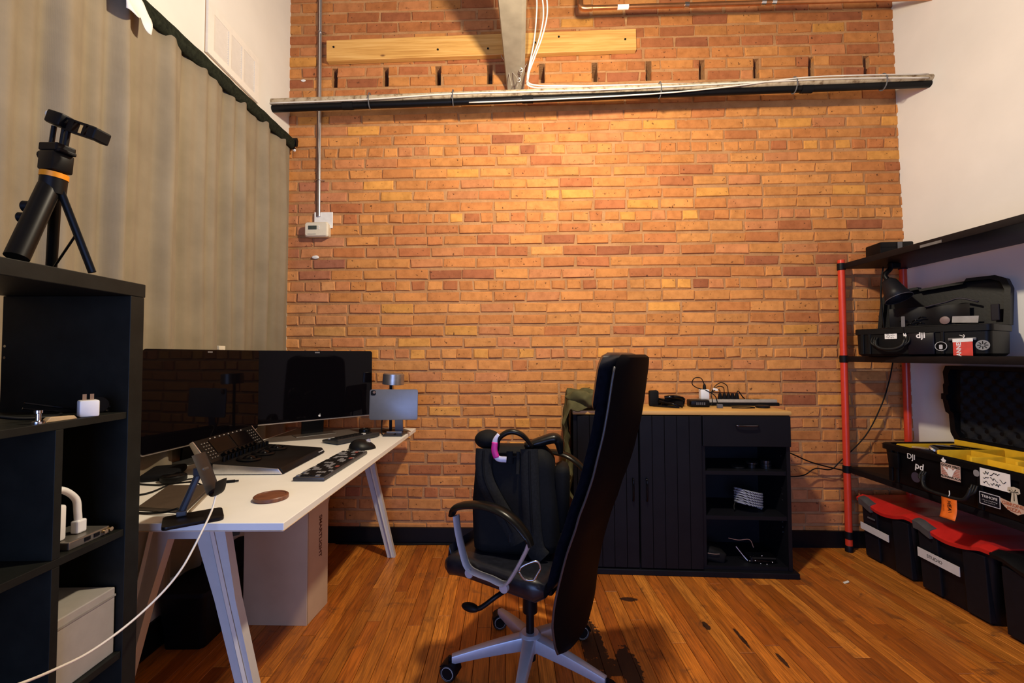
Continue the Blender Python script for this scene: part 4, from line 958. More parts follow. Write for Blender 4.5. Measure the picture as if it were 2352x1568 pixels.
# ================================================================ dark sideboard
dr = thing('sideboard', 'dark navy sideboard with oak top against the brick wall', 'sideboard', (.336, 2.256, 0), math.atan2(-.08, 1.061))
NAVY = M('navy_black_paint', (.0095, .0100, .0155), .48, var=.15, vs=10, bs=80, bd=.0003)
DW, DD = 1.064, .30
t = NT('oak_top'); v = t.coord('Object', (2, 40, 40)); f = t.noise(v, 2, 5, .6); OAK = t.set(t.ramp(f, [(.3, (.50, .27, .075)), (.7, (.64, .38, .12))]), .42); t.bump(f, .1, .0006)
obj('top', bx(-.004, DW+.006, -.012, DD+.004, .7905, .812, .004), OAK, dr, smooth=35)
obj('side_panel', bx(0, .018, .0, DD, .028, .790), NAVY, dr); obj('side_panel', bx(DW-.018, DW, .0, DD, .028, .790), NAVY, dr)
obj('partition', bx(.637, .655, .002, DD-.01, .028, .790), NAVY, dr)
obj('back_panel', bx(.0185, DW-.0185, DD-.008, DD-.001, .028, .790), NAVY, dr)
obj('bottom_panel', bx(.0185, .6365, .004, DD-.0085, .0285, .046), NAVY, dr); obj('bottom_panel', bx(.6555, DW-.0185, .004, DD-.0085, .0285, .046), NAVY, dr)
obj('plinth', bx(-.006, DW+.022, -.022, DD, .0, .0278, .003), NAVY, dr)
for z in (.272, .493): obj('shelf', bx(.6555, DW-.0185, .006, DD-.0085, z, z+.019), NAVY, dr)
for x0 in (.019, .330):
    d_ = obj('door', bx(x0, x0+.304, -.006, .0018, .034, .786), NAVY, dr)
    for k in range(5):
        w = .304/5; obj('plank', bx(x0+k*w+.0007, x0+(k+1)*w-.0007, -.0155, -.0062, .034, .786, .0014, 1), NAVY, d_)
    hx = x0+.304-.03 if x0 < .2 else x0+.03
    bm = new(); tube(bm, [(hx, -.016, .475), (hx, -.030, .468), (hx, -.034, .42), (hx, -.030, .372), (hx, -.016, .365)], .0045, 8); obj('handle', bm, BLACKG, d_, smooth=True)
dw = obj('drawer', bx(.640, DW-.002, -.0155, .20, .637, .787, .002), NAVY, dr)
bm = new(); tube(bm, [(.80, -.016, .742), (.802, -.030, .742), (.85, -.034, .742), (.898, -.030, .742), (.90, -.016, .742)], .0045, 8); obj('handle', bm, M('dark_chrome', (.08, .08, .10), .2, .9), dw, smooth=True)
for z in (.20, .225, .25, .36, .39, .42, .58):
    bm = new(); cyl(bm, (DW-.0187, .05, z), .003, .002, 8, (0, PI/2, 0)); obj('shelf_pin_hole', bm, STEEL, dr)
DM = PM(dr)
def dl(x, y, z): return DM @ Vector((x, y, z))
# contents of the open bay
def lensring(lb, x, y, prof_, m=BLACKG):
    o = thing('lens_filter', lb, 'lens part', dl(x, y, .5121)); bm = new(); lathe(bm, prof_, 24); obj('rim', bm, m, o, smooth=35)
    bm = new(); lathe(bm, [(prof_[0][0]*.86, prof_[-1][1]-.002), (.001, prof_[-1][1]-.001)], 24); obj('glass', bm, GLASS, o); return o
LR = M('lens_rim', (.05, .05, .055), .25, .8)
lensring('flat black lens cap lying on the upper sideboard shelf', .845, .08, [(.032, 0), (.034, .003), (.034, .007), (.031, .009)], LR)
lensring('small cup-shaped lens adapter in the middle of the upper sideboard shelf', .915, .08, [(.018, 0), (.018, .016), (.027, .022), (.027, .029), (.024, .03)], LR)
lensring('stacked lens filters nearest the right end of the upper sideboard shelf', .985, .08, [(.026, 0), (.026, .008), (.023, .009), (.023, .012), (.026, .013), (.026, .022), (.022, .023), (.022, .028), (.025, .029), (.025, .040), (.02, .041)], LR)
t = NT('rope_braid'); v = t.coord('Object', (1, 1, 1)); wv = t.add('ShaderNodeTexWave', bands_direction='DIAGONAL'); wv.inputs['Scale'].default_value = 60; wv.inputs['Distortion'].default_value = 1; t.link(v, wv.inputs['Vector'])
ROPE = t.set(t.ramp(wv.outputs['Fac'], [(.3, (.03, .033, .045)), (.55, (.34, .37, .45))]), .8); t.bump(wv.outputs['Fac'], .6, .002)
rp = thing('coiled_rope', 'coiled braided white and black cord on the middle sideboard shelf', 'rope', dl(.90, .09, .2911))
bm = new(); pts = []
for k in range(6*24+1):
    a = 2*PI*k/24; lvl = k/24; pts.append((.068*math.cos(a)*(1-.02*(lvl % 2)), .045*math.sin(a), .008+lvl*.0128+.018*math.cos(a+2.9)+.018))
obj('coil', tube(bm, pts, .0056, 8, 0), ROPE, rp, smooth=True)
bm = new(); tube(bm, [(-.066, 0, .05), (-.08, -.01, .03), (-.085, -.02, .012)], .003, 6); obj('tail', bm, RUBBER, rp)
tn = thing('charging_dock', 'black gadget stand with thin metal legs on the bottom sideboard shelf', 'gadget', dl(.92, .10, .046))
bm = new(); tube(bm, [dl(.80, .1, .145), dl(.85, .1, .136), dl(.905, .1, .139), dl(.925, .1, .10)], .0022, 6); tube(bm, [dl(.825, .07, .115), dl(.855, .06, .075), dl(.872, .05, .055)], .0026, 6); obj('wire_leg', bm, SILVER, tn, world=True)
bm = new(); box(bm, dl(.945, .07, .063), (.13, .07, .032), (0, 0, -.075), .008); jitter(bm, .005, 40); obj('body', bm, BLACKG, tn, world=True)
for q in ((.878, .04, .057), (.90, .03, .064), (.925, .028, .05), (.955, .028, .048), (.985, .034, .056), (.975, .04, .075), (.94, .045, .082)):
    bm = new(); bmesh.ops.create_icosphere(bm, subdivisions=1, radius=.0042); bm.transform(Matrix.Translation(dl(*q))); obj('rivet', bm, STEEL, tn, world=True, smooth=True)
bk2 = thing('dark_pouch', 'folded dark pouch at the left of the bottom sideboard shelf', 'pouch', dl(.72, .1, .046))
bm = new(); box(bm, dl(.715, .09, .075), (.10, .12, .056), (0, .25, -.075), .015); jitter(bm, .006, 20); obj('sleeve', bm, BLACKM, bk2, world=True, smooth=True)
obj('zip', tube(new(), [dl(.667, .025, .098), dl(.70, .024, .094), dl(.725, .026, .094)], .0018, 6), SILVER, bk2, world=True)
# on the oak top
TZ = .8122
ps2 = thing('power_strip', 'long grey and black power strip at the back of the sideboard', 'power strip', dl(.90, .25, TZ), dr.rotation_euler[2])
bm = new(); prism(bm, [(-.028, 0), (.028, 0), (.026, .017), (-.026, .017)], -.225, .235, 'x', .001); obj('base', bm, BLACK, ps2)
bm = new(); prism(bm, [(-.027, .0172), (.027, .0172), (.022, .034), (-.024, .034)], -.23, .225, 'x', .003); obj('cover', bm, M('strip_grey', (.33, .30, .26), .45), ps2, smooth=30)
for k in range(6): obj('outlet', bx(-.09+k*.04, -.062+k*.04, -.012, .012, .0341, .0352), BLACKM, ps2)
ad = thing('usb_adapter', 'white square charger plugged into the power strip', 'charger', dl(.742, .245, TZ+.0345), dr.rotation_euler[2])
bm = new(); box(bm, (0, 0, .0275), (.046, .040, .054), bev=.004); obj('housing', bm, WHITEP, ad, smooth=35)
bm = new(); lathe(bm, [(.010, .0546), (.008, .075), (.004, .085)], 10, (.003, 0, 0)); obj('usb_plug', bm, RUBBER, ad, smooth=40)
for k, x in enumerate((.83, .853, .875, .897, .92)):
    bm = new(); prism(bm, [(-.011, 0), (.011, 0), (.007, .024), (.003, .032), (-.003, .032), (-.007, .024)], -.009, .009, 'y', .002); bm.transform(Matrix.Translation(dl(x, .248, TZ+.0355)) @ Matrix.Rotation(dr.rotation_euler[2], 4, 'Z'))
    tag(obj('power_plug', bm, RUBBER, smooth=40), ['leftmost black plug in the row on the power strip', 'second black plug from the left on the power strip', 'middle black plug in the row on the power strip', 'second black plug from the right on the power strip', 'rightmost black plug in the row on the power strip'][k], 'plug', 'plugs in the power strip')
cord('cable', [dl(.745, .245, TZ+.115), dl(.725, .24, TZ+.150), dl(.69, .24, TZ+.15), dl(.677, .24, TZ+.12), dl(.70, .238, TZ+.098), dl(.75, .225, TZ+.082), dl(.79, .218, TZ+.055), dl(.80, .21, TZ+.02), dl(.80, .20, TZ+.004), dl(.84, .17, TZ+.0035), dl(.93, .15, TZ+.0035), dl(.95, .11, TZ+.0035), dl(.90, .09, TZ+.0035), dl(.83, .10, TZ+.0035)], .0026, RUBBER, 'black cable looping high over the white charger')
cord('cable', [dl(.83, .248, TZ+.066), dl(.826, .245, TZ+.085), dl(.80, .235, TZ+.085), dl(.77, .215, TZ+.065), dl(.77, .20, TZ+.03), dl(.76, .19, TZ+.004)], .0024, RUBBER, 'short black cable arching from the leftmost plug')
cord('cable', [dl(.853, .248, TZ+.066), dl(.848, .246, TZ+.098), dl(.82, .24, TZ+.104), dl(.79, .235, TZ+.09), dl(.775, .23, TZ+.07)], .0024, RUBBER, 'black cable arching from the second plug')
cord('cable', [dl(.875, .248, TZ+.066), dl(.868, .248, TZ+.108), dl(.835, .245, TZ+.125), dl(.80, .24, TZ+.105), dl(.785, .235, TZ+.08)], .0024, RUBBER, 'tallest black cable arching from the middle plug')
cord('cable', [dl(.92, .25, TZ+.066), dl(.93, .25, TZ+.078), dl(.95, .25, TZ+.05), dl(.965, .255, TZ+.036)], .003, RUBBER, 'stubby black lead at the right end of the plugs')
bm = new(); box(bm, dl(.80, .234, TZ+.088), (.026, .006, .012), (0, .25, -.075), .001); tag(obj('cable_label', bm, PAPER), 'white paper label wrapped on the cables', 'label')
def gadget(name, lb, x, y, s, rz=0, m=BLACK, j=.003, cat='device'):
    bm = new(); box(bm, dl(x, y, TZ+s[2]/2), s, (0, 0, rz-.075), min(s)*.2); jitter(bm, j, 40, x*9); o = thing(name, lb, cat, dl(x, y, TZ), 0); obj('body', bm, m, o, world=True, smooth=40); return o
g1 = gadget('battery_charger', 'black box with ribbed front beside the white charger', .685, .175, (.10, .075, .038))
bm = new()
for k in range(5): box(bm, dl(.665+k*.010, .135, TZ+.020), (.005, .003, .014), (0, 0, -.075))
obj('rib', bm, GREYP, g1, world=True)
g2 = gadget('camera_grip', 'tangle-shaped black camera rig part behind the chair back', .545, .19, (.13, .07, .045), .3, BLACKG, .012, 'camera part')
bm = new(); tube(bm, [dl(.50, .15, TZ+.05), dl(.545, .14, TZ+.055), dl(.60, .16, TZ+.045)], .010, 8); tube(bm, [dl(.47, .16, TZ+.03), dl(.53, .11, TZ+.02), dl(.58, .10, TZ+.008)], .007, 8); obj('arm', bm, BLACKG, g2, world=True, smooth=True)
g3 = gadget('monitor_mount', 'upright black bracket just right of the chair back', .455, .20, (.05, .04, .085), 0, BLACKM, .003, 'bracket')
bm = new(); tube(bm, [dl(.44, .16, TZ+.006), dl(.50, .12, TZ+.006), dl(.56, .09, TZ+.006)], .0045, 6); obj('foot', bm, BLACK, g3, world=True)
tag(obj('usb_dongle', bx(-.014, .014, -.008, .008, 0, .020, .002), GREYP, loc=dl(.775, .115, TZ), rz=-.075), 'small grey dongle at the front of the sideboard top', 'dongle')
bm = new(); lathe(bm, [(.030, 0), (.035, .003), (.035, .009), (.030, .012), (.001, .0125)], 28); tag(obj('round_cap', bm, M('cap_black', (.012, .012, .014), .5), loc=dl(1.005, .14, TZ), smooth=40), 'round black lens cap alone on the right of the sideboard top', 'lens cap')
# olive jacket slung over the left end
OLIVE_T = NT('olive_cotton'); v = OLIVE_T.coord('Pos'); f = OLIVE_T.noise(v, 30, 4); OLIVE_T.bump(OLIVE_T.noise(v, 700, 2), .4, .0004); OLIVE = OLIVE_T.set(OLIVE_T.ramp(f, [(.3, (.066, .060, .026)), (.7, (.098, .088, .040))]), .9, 0, .15)
jk = thing('jacket', 'olive green jacket slung over the left end of the sideboard', 'jacket', dl(.05, .12, TZ))
bm = new()
def jf(u, v):
    L = u*.74; y = -.03+.30*v; lump = .5+.5*noise.noise(Vector((u*6, v*4, 1.5))); bow = min(1, v/.16)**.7*(1 if v < .8 else max(0, 1-((v-.8)/.2)**2)**.5)
    if L < .24:
        q = L/.24; x = .225-L; z = TZ+.006+(.045+.080*lump)*bow*(.45+.55*math.sin(q*PI*.62))
    else:
        q = L-.24; e_ = min(1, q/.11); z0_ = (.045+.080*lump)*bow*(.45+.55*math.sin(PI*.62))
        x = -.012-.022*math.sin(e_*PI/2)-.014*math.sin(v*11+q*9)*min(1, q/.1)+.05*max(0, q-.15)
        z = TZ+.006+z0_*math.cos(e_*PI/2)-max(0, q-.03)
    return dl(x, y, z)
grid(bm, 48, 32, jf); jitter(bm, .018, 12, 5); jitter(bm, .013, 27, 2); jitter(bm, .007, 52, 6); o = obj('cloth', bm, OLIVE, jk, world=True, smooth=True); thick(o, .004); subd(o)
bm = new(); tube(bm, [dl(.215, .03, TZ+.050), dl(.15, -.005, TZ+.048), dl(.09, -.012, TZ+.046), dl(.03, .0, TZ+.065), dl(-.03, .04, TZ+.05)], [.026, .040, .036, .034, .022], 14, 8, sx=1, sy=.8); jitter(bm, .015, 24, 4); o = obj('sleeve', bm, OLIVE, jk, world=True, smooth=True); subd(o)
bm = new(); tube(bm, [dl(.15, -.03, TZ+.04), dl(.185, -.035, TZ+.018), dl(.215, -.032, TZ-.022)], [.026, .020, .012], 12, 6, sx=1, sy=.6); jitter(bm, .008, 28, 9); o = obj('cuff', bm, OLIVE, jk, world=True, smooth=True)
bm = new(); bmesh.ops.create_uvsphere(bm, u_segments=24, v_segments=12, radius=1)
for v in bm.verts: v.co = Vector((v.co.x*.075, v.co.y*.06, max(v.co.z, -.1)*.068))
cpo = thing('cap', 'dark brown cap behind the olive jacket on the sideboard', 'cap', dl(.215, .22, TZ+.05)); obj('crown', bm, M('dark_brown_felt', (.012, .008, .009), .85), cpo, smooth=True)
bm = new(); lathe(bm, [(.05, -.002), (.085, -.006), (.09, -.008), (.085, -.003)], 24, (0, 0, 0)); obj('brim', bm, M('dark_brown_felt', (.012, .008, .009), .85), cpo, smooth=True)
# cables running right from the sideboard
cord('cable', [WX(1.40, .575, .05), WX(1.50, .57, .05), WX(1.60, .535, .05), WX(1.71, .487, .05), WX(1.86, .448, .05), WX(1.98, .43, .05)], .0035, RUBBER, 'upper black cable from the sideboard to the shelving')
cord('cable', [WX(1.40, .43, .05), WX(1.57, .408, .05), WX(1.665, .415, .05), WX(1.73, .452, .05), WX(1.815, .448, .05), WX(1.87, .495, .05), WX(2.01, .635, .05), WX(2.10, .80, .05), WX(2.15, .93, .045), WX(2.18, 1.06, .045)], .0035, RUBBER, 'lower black cable rising from the sideboard up behind the shelving')
# ================================================================ shelving on the right
RED = M('red_post', (.62, .045, .018), .35, var=.06); SHB = M('shelf_black', (.010, .009, .012), .5, var=.2, bs=60, bd=.0004)
rk = thing('shelving_unit', 'shelving rack with red posts and black shelves by the right wall', 'shelving', (2.08, 1.9, 0))
PX, PXB, PYF, PYN = 1.893, 2.222, 2.455, 1.32
for (x, y) in ((PX, PYF), (PXB, 2.43), (PX, PYN), (PXB, PYN)):
    zs = [.028, .4655, 1.0905, 1.578]
    p_ = obj('post', tube(new(), [(x, y, .03), (x, y, 1.625)], .0175, 18, 0), RED, rk, world=True, smooth=60)
    bm = new(); lathe(bm, [(.020, 0), (.021, .03), (.0178, .034)], 16, (x, y, 0)); obj('post_foot', bm, SHB, p_, world=True, smooth=40)
    for z in (.09, .453, 1.066, 1.587): bm = new(); lathe(bm, [(.0182, -.020), (.0212, -.018), (.0212, .018), (.0182, .020)], 16, (x, y, z)); obj('clamp_collar', bm, SHB, p_, world=True, smooth=40)
for z, nm in ((1.572, 0), (1.050, 0), (.438, 0)):
    bm = new(); prism(bm, [(PX-.004, PYN-.03), (PXB+.03, PYN-.03), (PXB+.03, PYF-.035), (PX+.02, PYF-.012), (PX-.004, PYF-.02)], z, z+.031, 'z', .003); sh = obj('shelf', bm, SHB, rk, world=True, smooth=30)
    if z > 1.5:
        bm = bx(PX-.0052, PX-.0042, 1.875, 1.975, z+.004, z+.016); obj('shelf_label', bm, M('label_grey', (.11, .11, .11), .6), sh, world=True)
# small black case on the top shelf
sb = thing('small_case', 'small black case on the far end of the top rack shelf', 'case', (2.085, 2.36, 1.6035), -.12)
bm = new(); box(bm, (0, 0, .045), (.165, .12, .088), bev=.008); obj('shell', bm, BLACK, sb, smooth=35)
obj('latch', bx(.0, .022, -.066, -.0602, .03, .085, .002), GREYP, sb); obj('seam', bx(-.0835, .0835, -.0612, -.06, .058, .061), BLACKM, sb)
# clip lamp hanging under the top shelf
cl = thing('clip_lamp', 'black cone clip lamp hanging under the top rack shelf', 'lamp', (1.995, 2.22, 1.37))
C1 = Vector((1.995, 2.215, 1.385)); ax = Vector((.10, -.42, -.9)).normalized()
bm = new(); tube(bm, [C1-ax*.105, C1-ax*.09, C1-ax*.035, C1+ax*.012], [.020, .033, .045, .058], 24, 0); bmesh.ops.delete(bm, geom=[f for f in bm.faces if len(f.verts) > 10 and (f.calc_center_median()-C1).dot(ax) > 0], context='FACES'); o = obj('shade', bm, M('lamp_charcoal', (.022, .021, .026), .45), cl, world=True, smooth=50); thick(o, .002, -1)
bm = new(); tube(bm, [C1+ax*.011+(ax.orthogonal().normalized()*math.cos(a)+ax.cross(ax.orthogonal()).normalized()*math.sin(a))*.058 for a in [k*PI/16 for k in range(33)]], .0018, 6, 0); obj('rim', bm, M('rim_grey', (.16, .15, .17), .3, .5), cl, world=True)
bm = new(); tube(bm, [C1-ax*.10, C1-ax*.135, Vector((2.01, 2.27, 1.54)), Vector((2.015, 2.27, 1.571))], .012, 10, 4); obj('swivel', bm, BLACK, cl, world=True, smooth=True)
bm = new(); box(bm, (2.03, 2.27, 1.555), (.05, .03, .03), bev=.004); obj('clip', bm, BLACK, cl, world=True); bm = new(); bmesh.ops.create_icosphere(bm, subdivisions=2, radius=.016); bm.transform(Matrix.Translation(C1-ax*.04)); obj('bulb', bm, M('bulb_off', (.10, .10, .10), .3), cl, world=True, smooth=True)
cord('cable', [(1.985, 2.285, 1.55), (1.975, 2.285, 1.49), (1.968, 2.285, 1.40), (1.973, 2.285, 1.30), (1.985, 2.29, 1.21), (1.995, 2.30, 1.14)], .0042, RUBBER, 'black lamp cord hanging behind the upper hard case')
# cases
HC = M('hard_case_black', (.006, .006, .0075), .46, var=.25, vs=30, bs=90, bd=.0006); FOAM = NT('egg_crate_foam')
vv = FOAM.coord('Object'); wv = FOAM.add('ShaderNodeTexVoronoi'); wv.inputs['Scale'].default_value = 30; FOAM.link(vv, wv.inputs['Vector']); FOAM.bump(wv.outputs['Distance'], .8, .01); FOAM = FOAM.set((.016, .016, .018), .95, 0, .1)
def sticker(fr, w, h_, mat, parent, name='sticker', r=.002, th=.0006): 
    bm = new(); prism(bm, rrect(w, h_, min(r, w*.499, h_*.499), 6), .0002, th, 'z'); onto(bm, fr); return obj(name, bm, mat, parent, world=True)
def scribble(fr, w, h_, mat, parent, seed):
    rr = random.Random(seed); bm = new(); pts = []; x = -w/2
    while x < w/2: pts.append((x, rr.uniform(-h_/2, h_/2), .0009)); x += h_*rr.uniform(.22, .5)
    k = 0
    while k < len(pts)-4:
        n = rr.choice((5, 7, 9)); seg = pts[k:k+n]
        if len(seg) > 2: tube(bm, seg, h_*.085, 4, 3)
        k += n
    onto(bm, fr); o = obj('handwriting', bm, mat, parent, world=True); o['kind'] = 'stuff'; return o
def sub(fr, x, y, rz=0): return fr @ Matrix.Translation((x, y, 0)) @ Matrix.Rotation(rz, 4, 'Z')
def handle(fr, w, drop, parent):
    """moulded carrying handle in the plane of a case face (local x along face, y up, z out)"""
    bm = new(); P = [(-w/2, .012, .012), (-w/2+.006, -drop*.5, .022), (-w/2+.028, -drop, .026), (0, -drop-.004, .027), (w/2-.028, -drop, .026), (w/2-.006, -drop*.5, .022), (w/2, .012, .012)]
    tube(bm, P, .0085, 10, 6, sx=1.1, sy=.8); onto(bm, fr); hd_ = obj('handle', bm, M('handle_grey', (.022, .023, .024), .42), parent, world=True, smooth=True)
    for s in (-1, 1):
        bm = new()
        for k in range(3): tube(bm, [(s*(w/2-.004+k*.010), .026, .004), (s*(w/2-.002+k*.009), .0, .018), (s*(w/2-.010+k*.004), -.018, .020)], .0042, 6)
        onto(bm, fr); obj('handle_rib', bm, M('handle_grey', (.022, .023, .024), .42), hd_, world=True, smooth=True)
# upper case, open
uc = thing('hard_case', 'open black hard case with stickers on the middle rack shelf', 'case', (2.0, 2.1, 1.0815))
A, B = Vector((1.80, 2.25, 1.0815)), Vector((2.03, 1.82, 1.0815)); d_ = (B-A).normalized(); inn = Vector((.88, .47, 0)); inn = (inn-d_*inn.dot(d_)).normalized(); LW = (B-A).length; upz = Vector((0, 0, 1))
CH, CDp = .138, .255
def lp3(s, h_, i): return A+d_*s+upz*h_+inn*i
bm = new()
def tubr(bm, rings3):
    rs = [ringv(bm, [lp3(a, z, b) for a, b in rrect(LW-2*e, CDp-2*e, .022, 4, LW/2, CDp/2)]) for z, e in rings3]; loft(bm, rs, cap=False); bm.faces.new(list(reversed(rs[0]))); bm.faces.new(rs[-1])
tubr(bm, [(0, .012), (.012, .002), (CH-.030, 0), (CH-.028, -.006), (CH-.002, -.006), (CH, -.002), (CH, .012), (.02, .018)]); obj('tub', bm, HC, uc, world=True, smooth=35)
F = frame(A, d_, upz)                       # face frame: x along the face, y up, z out towards the room
Fo = lambda x, y, o=.0: F @ Matrix.Translation((x, y, o))
for x, w in ((.03, .014), (.06, .012), (.30, .02), (.335, .012)):
    bm = new(); box(bm, (x, .062, .003), (w, .105, .006), bev=.002); onto(bm, F); obj('rib', bm, HC, uc, world=True)
bm = new(); box(bm, (.262, .058, .006), (.095, .10, .010), bev=.004); onto(bm, F); obj('latch', bm, M('latch_purple_black', (.012, .009, .016), .4), uc, world=True, smooth=35)
bm = new(); box(bm, (.40, .075, .008), (.09, .012, .010), bev=.003); onto(bm, F); obj('latch_bar', bm, GREYP, uc, world=True, smooth=35)
handle(Fo(.148, .068, .002), .115, .030, uc)
ST = sticker(Fo(.148, .101, .004), .048, .034, PAPER, uc)
for k in range(3): scribble(Fo(.148, .109-k*.0085, .0045), .036, .0065, INK, ST, 3+k)
text('dji', .036, Fo(.262, .096, .0112), WHITEINK, uc, bold=.0008)
s_ = sticker(Fo(.330, .045, .0062), .042, .042, M('sticker_white', (.40, .40, .42), .5), uc, r=.021); sticker(Fo(.330, .045, .0066), .037, .037, BLACKG, s_, 'sticker_disc', .0184); sticker(Fo(.330, .042, .0072), .012, .020, M('sticker_white', (.40, .40, .42), .5), s_, 'sticker_figure', .004)
s_ = sticker(Fo(.462, .047, .004), .044, .044, M('sticker_silver', (.24, .24, .25), .45), uc, r=.022)
for k in range(8):
    a = k*PI/4; sticker(Fo(.462+.011*math.cos(a), .047+.011*math.sin(a), .0046) @ Matrix.Rotation(a, 4, 'Z'), .012, .003, INK, s_, 'sticker_line', .001)
bm = new(); prism(bm, [(.196, .108), (.205, .112), (.210, .095), (.222, .080), (.218, .058), (.212, .064), (.204, .082), (.198, .092)], .0045, .0052, 'z'); onto(bm, F); s_ = obj('sticker', bm, PAPER, uc, world=True)
bm = new(); prism(bm, [(.205, .086), (.211, .092), (.220, .079), (.217, .062)], .0054, .0058, 'z'); onto(bm, F); obj('sticker_tint', bm, M('sticker_peach', (.55, .28, .18), .6), s_, world=True)
# red hanging tag on it
rt_ = thing('event_tag', 'red hanging tag with white lettering on the upper hard case', 'tag', tuple(lp3(.405, .02, -.02)))
TF = Fo(.405, .044, .020)
bm = new(); prism(bm, [(-.031, -.040), (.031, -.042), (.031, .020), (-.031, .018)], 0, .0008, 'z'); onto(bm, TF); obj('card', bm, M('tag_red', (.62, .045, .03), .5), rt_, world=True)
bm = new(); prism(bm, [(-.032, .0175), (.032, .0195), (.032, .034), (-.032, .032)], -.0002, .0012, 'z'); onto(bm, TF); obj('header_strip', bm, PAPER, rt_, world=True)
text('ANNES', .021, TF @ Matrix.Translation((-.012, -.010, .0012)) @ Matrix.Rotation(PI/2, 4, 'Z'), WHITEINK, rt_, bold=.0005)
bm = new(); tube(bm, [(.0, .030, .002), (.006, .042, .0), (.002, .05, -.006)], .0014, 5); tube(bm, [(-.01, .048, -.002), (.004, .042, 0)], .0012, 5); onto(bm, TF); obj('string', bm, PAPER, rt_, world=True)
# lid of the upper case
LZ = CH+.002; lean = .10
def ld(s, h_, o=0): return lp3(s, LZ+h_*.985, CDp-.018+h_*lean+o)
bm = new()
outl = [(.0, .0), (LW, .0), (LW+.004, .17), (LW-.01, .215), (LW-.045, .235), (LW-.14, .235), (LW-.145, .222), (.17, .205), (.165, .218), (.06, .205), (.03, .195), (.012, .165)]
fr_, bk_ = ringv(bm, [ld(*p, 0) for p in outl]), ringv(bm, [ld(*p, .05) for p in outl]); loft(bm, [fr_, bk_], cap=False); bm.faces.new(bk_)
inn_o = [(LW/2+(a-LW/2)*.92, .108+(b-.108)*.88) for a, b in outl]; f2, f3 = ringv(bm, [ld(*p, 0) for p in inn_o]), ringv(bm, [ld(*p, .04) for p in inn_o]); loft(bm, [fr_, f2, f3], cap=False); bm.faces.new(f3)
lid = obj('lid', bm, HC, uc, world=True, smooth=30)
bm = new(); grid(bm, 20, 8, lambda u, v: ld(.05+.31*u, .012+.10*v, .018-.016*math.sin(v*PI*.6)+.004*math.sin(u*17))); o = obj('mesh_pocket', bm, M('pocket_nylon', (.012, .011, .014), .5), lid, world=True, smooth=True)
bm = new(); tube(bm, [ld(.20, .108, -.004), ld(.28, .125, -.01), ld(.33, .138, -.012), ld(.39, .115, -.006)], .004, 8, sy=2.5); obj('flap', bm, M('flap_purple', (.030, .024, .034), .5), lid, world=True, smooth=True)
bm = new(); prism(bm, [(-.045, -.014), (.045, -.020), (.048, .012), (-.042, .016)], 0, .002, 'z'); onto(bm, frame(ld(.345, .036, -.008), d_, upz)); wl = obj('receipt', bm, M('receipt_grey', (.34, .32, .31), .7), lid, world=True)
for k in range(4): scribble(frame(ld(.322+k*.018, .034, -.0104), d_, upz), .012, .012, INK, wl, 20+k)
for q in ((.10, .04), (.15, .035), (.13, .018), (.175, .05), (.17, .02)):
    bm = new(); tube(bm, [ld(q[0], q[1], -.006), ld(q[0]+.012, q[1]+.008, -.012), ld(q[0]+.03, q[1]+.004, -.006)], .003, 6); obj('cable_gland', bm, BLACKG, lid, world=True, smooth=True)
bm = new(); lathe(bm, [(.018, 0), (.019, .004), (.012, .006)], 20); onto(bm, frame(ld(.275, .035, -.006), d_, upz)); obj('roll_tape', bm, M('tape_pink', (.20, .13, .13), .5), lid, world=True, smooth=40)
bm = new(); box(bm, (0, 0, 0), (.028, .075, .012), bev=.003); onto(bm, frame(ld(.445, .06, -.004), d_, upz)); obj('mic_holder', bm, M('holder_violet', (.020, .015, .024), .5), lid, world=True)
bm = new(); prism(bm, rrect(.014, .05, .003), 0, .003, 'z'); onto(bm, frame(lp3(.198, .165, -.004), d_, upz)); zp = obj('zip_pull', bm, GREYP, uc, world=True)
obj('pull_cord', tube(new(), [lp3(.198, .15, -.004), lp3(.20, .12, -.007), lp3(.203, .105, -.006)], .0022, 5), RUBBER, uc, world=True)
# lower big case
lc = thing('equipment_case', 'big open black case with yellow dividers on the lower rack shelf', 'case', (2.05, 1.78, .4695))
LX0, LX1, LY0, LY1, LZ0, LZ1 = 1.868, 2.235, 1.36, 2.185, .4695, .655
bm = new(); cx, cy = (LX0+LX1)/2, (LY0+LY1)/2
def tb_(bm, lst):
    rs = [ringv(bm, [(a, b, z) for a, b in rrect(LX1-LX0-2*e, LY1-LY0-2*e, .03, 4, cx, cy)]) for z, e in lst]; loft(bm, rs, cap=False); bm.faces.new(list(reversed(rs[0]))); bm.faces.new(rs[-1])
tb_(bm, [(LZ0, .022), (LZ0+.015, .010), (LZ1-.03, .0), (LZ1-.028, -.010), (LZ1-.004, -.010), (LZ1, -.004), (LZ1, .012), (LZ0+.02, .02)]); obj('tub', bm, HC, lc, world=True, smooth=35)
G = frame((LX0-.001, LY1, LZ0), (0, -1, 0), (0, 0, 1))        # x runs towards the camera
Gt = lambda x, y, o=.0: G @ Matrix.Translation((x, y, o+.0)) @ Matrix.Rotation(-.055*0, 4, 'X')
for x, w in ((.05, .02), (.085, .014), (.455, .02), (.60, .02)):
    bm = new(); box(bm, (x, .085, .004), (w, .15, .010), bev=.003); onto(bm, G); obj('rib', bm, HC, lc, world=True)
bm = new(); box(bm, (.08, .115, .012), (.05, .07, .014), bev=.004); onto(bm, G); obj('latch', bm, BLACK, lc, world=True, smooth=35)
handle(Gt(.335, .075, .008), .20, .042, lc)
text('DJI', .034, Gt(.165, .150, .0105), WHITEINK, lc); text('pd', .042, Gt(.205, .115, .0105) @ Matrix.Rotation(-.12, 4, 'Z'), WHITEINK, lc, bold=.0006)
sticker(Gt(.185, .062, .0095), .045, .045, M('sticker_violet', (.045, .035, .06), .5), lc, r=.022)
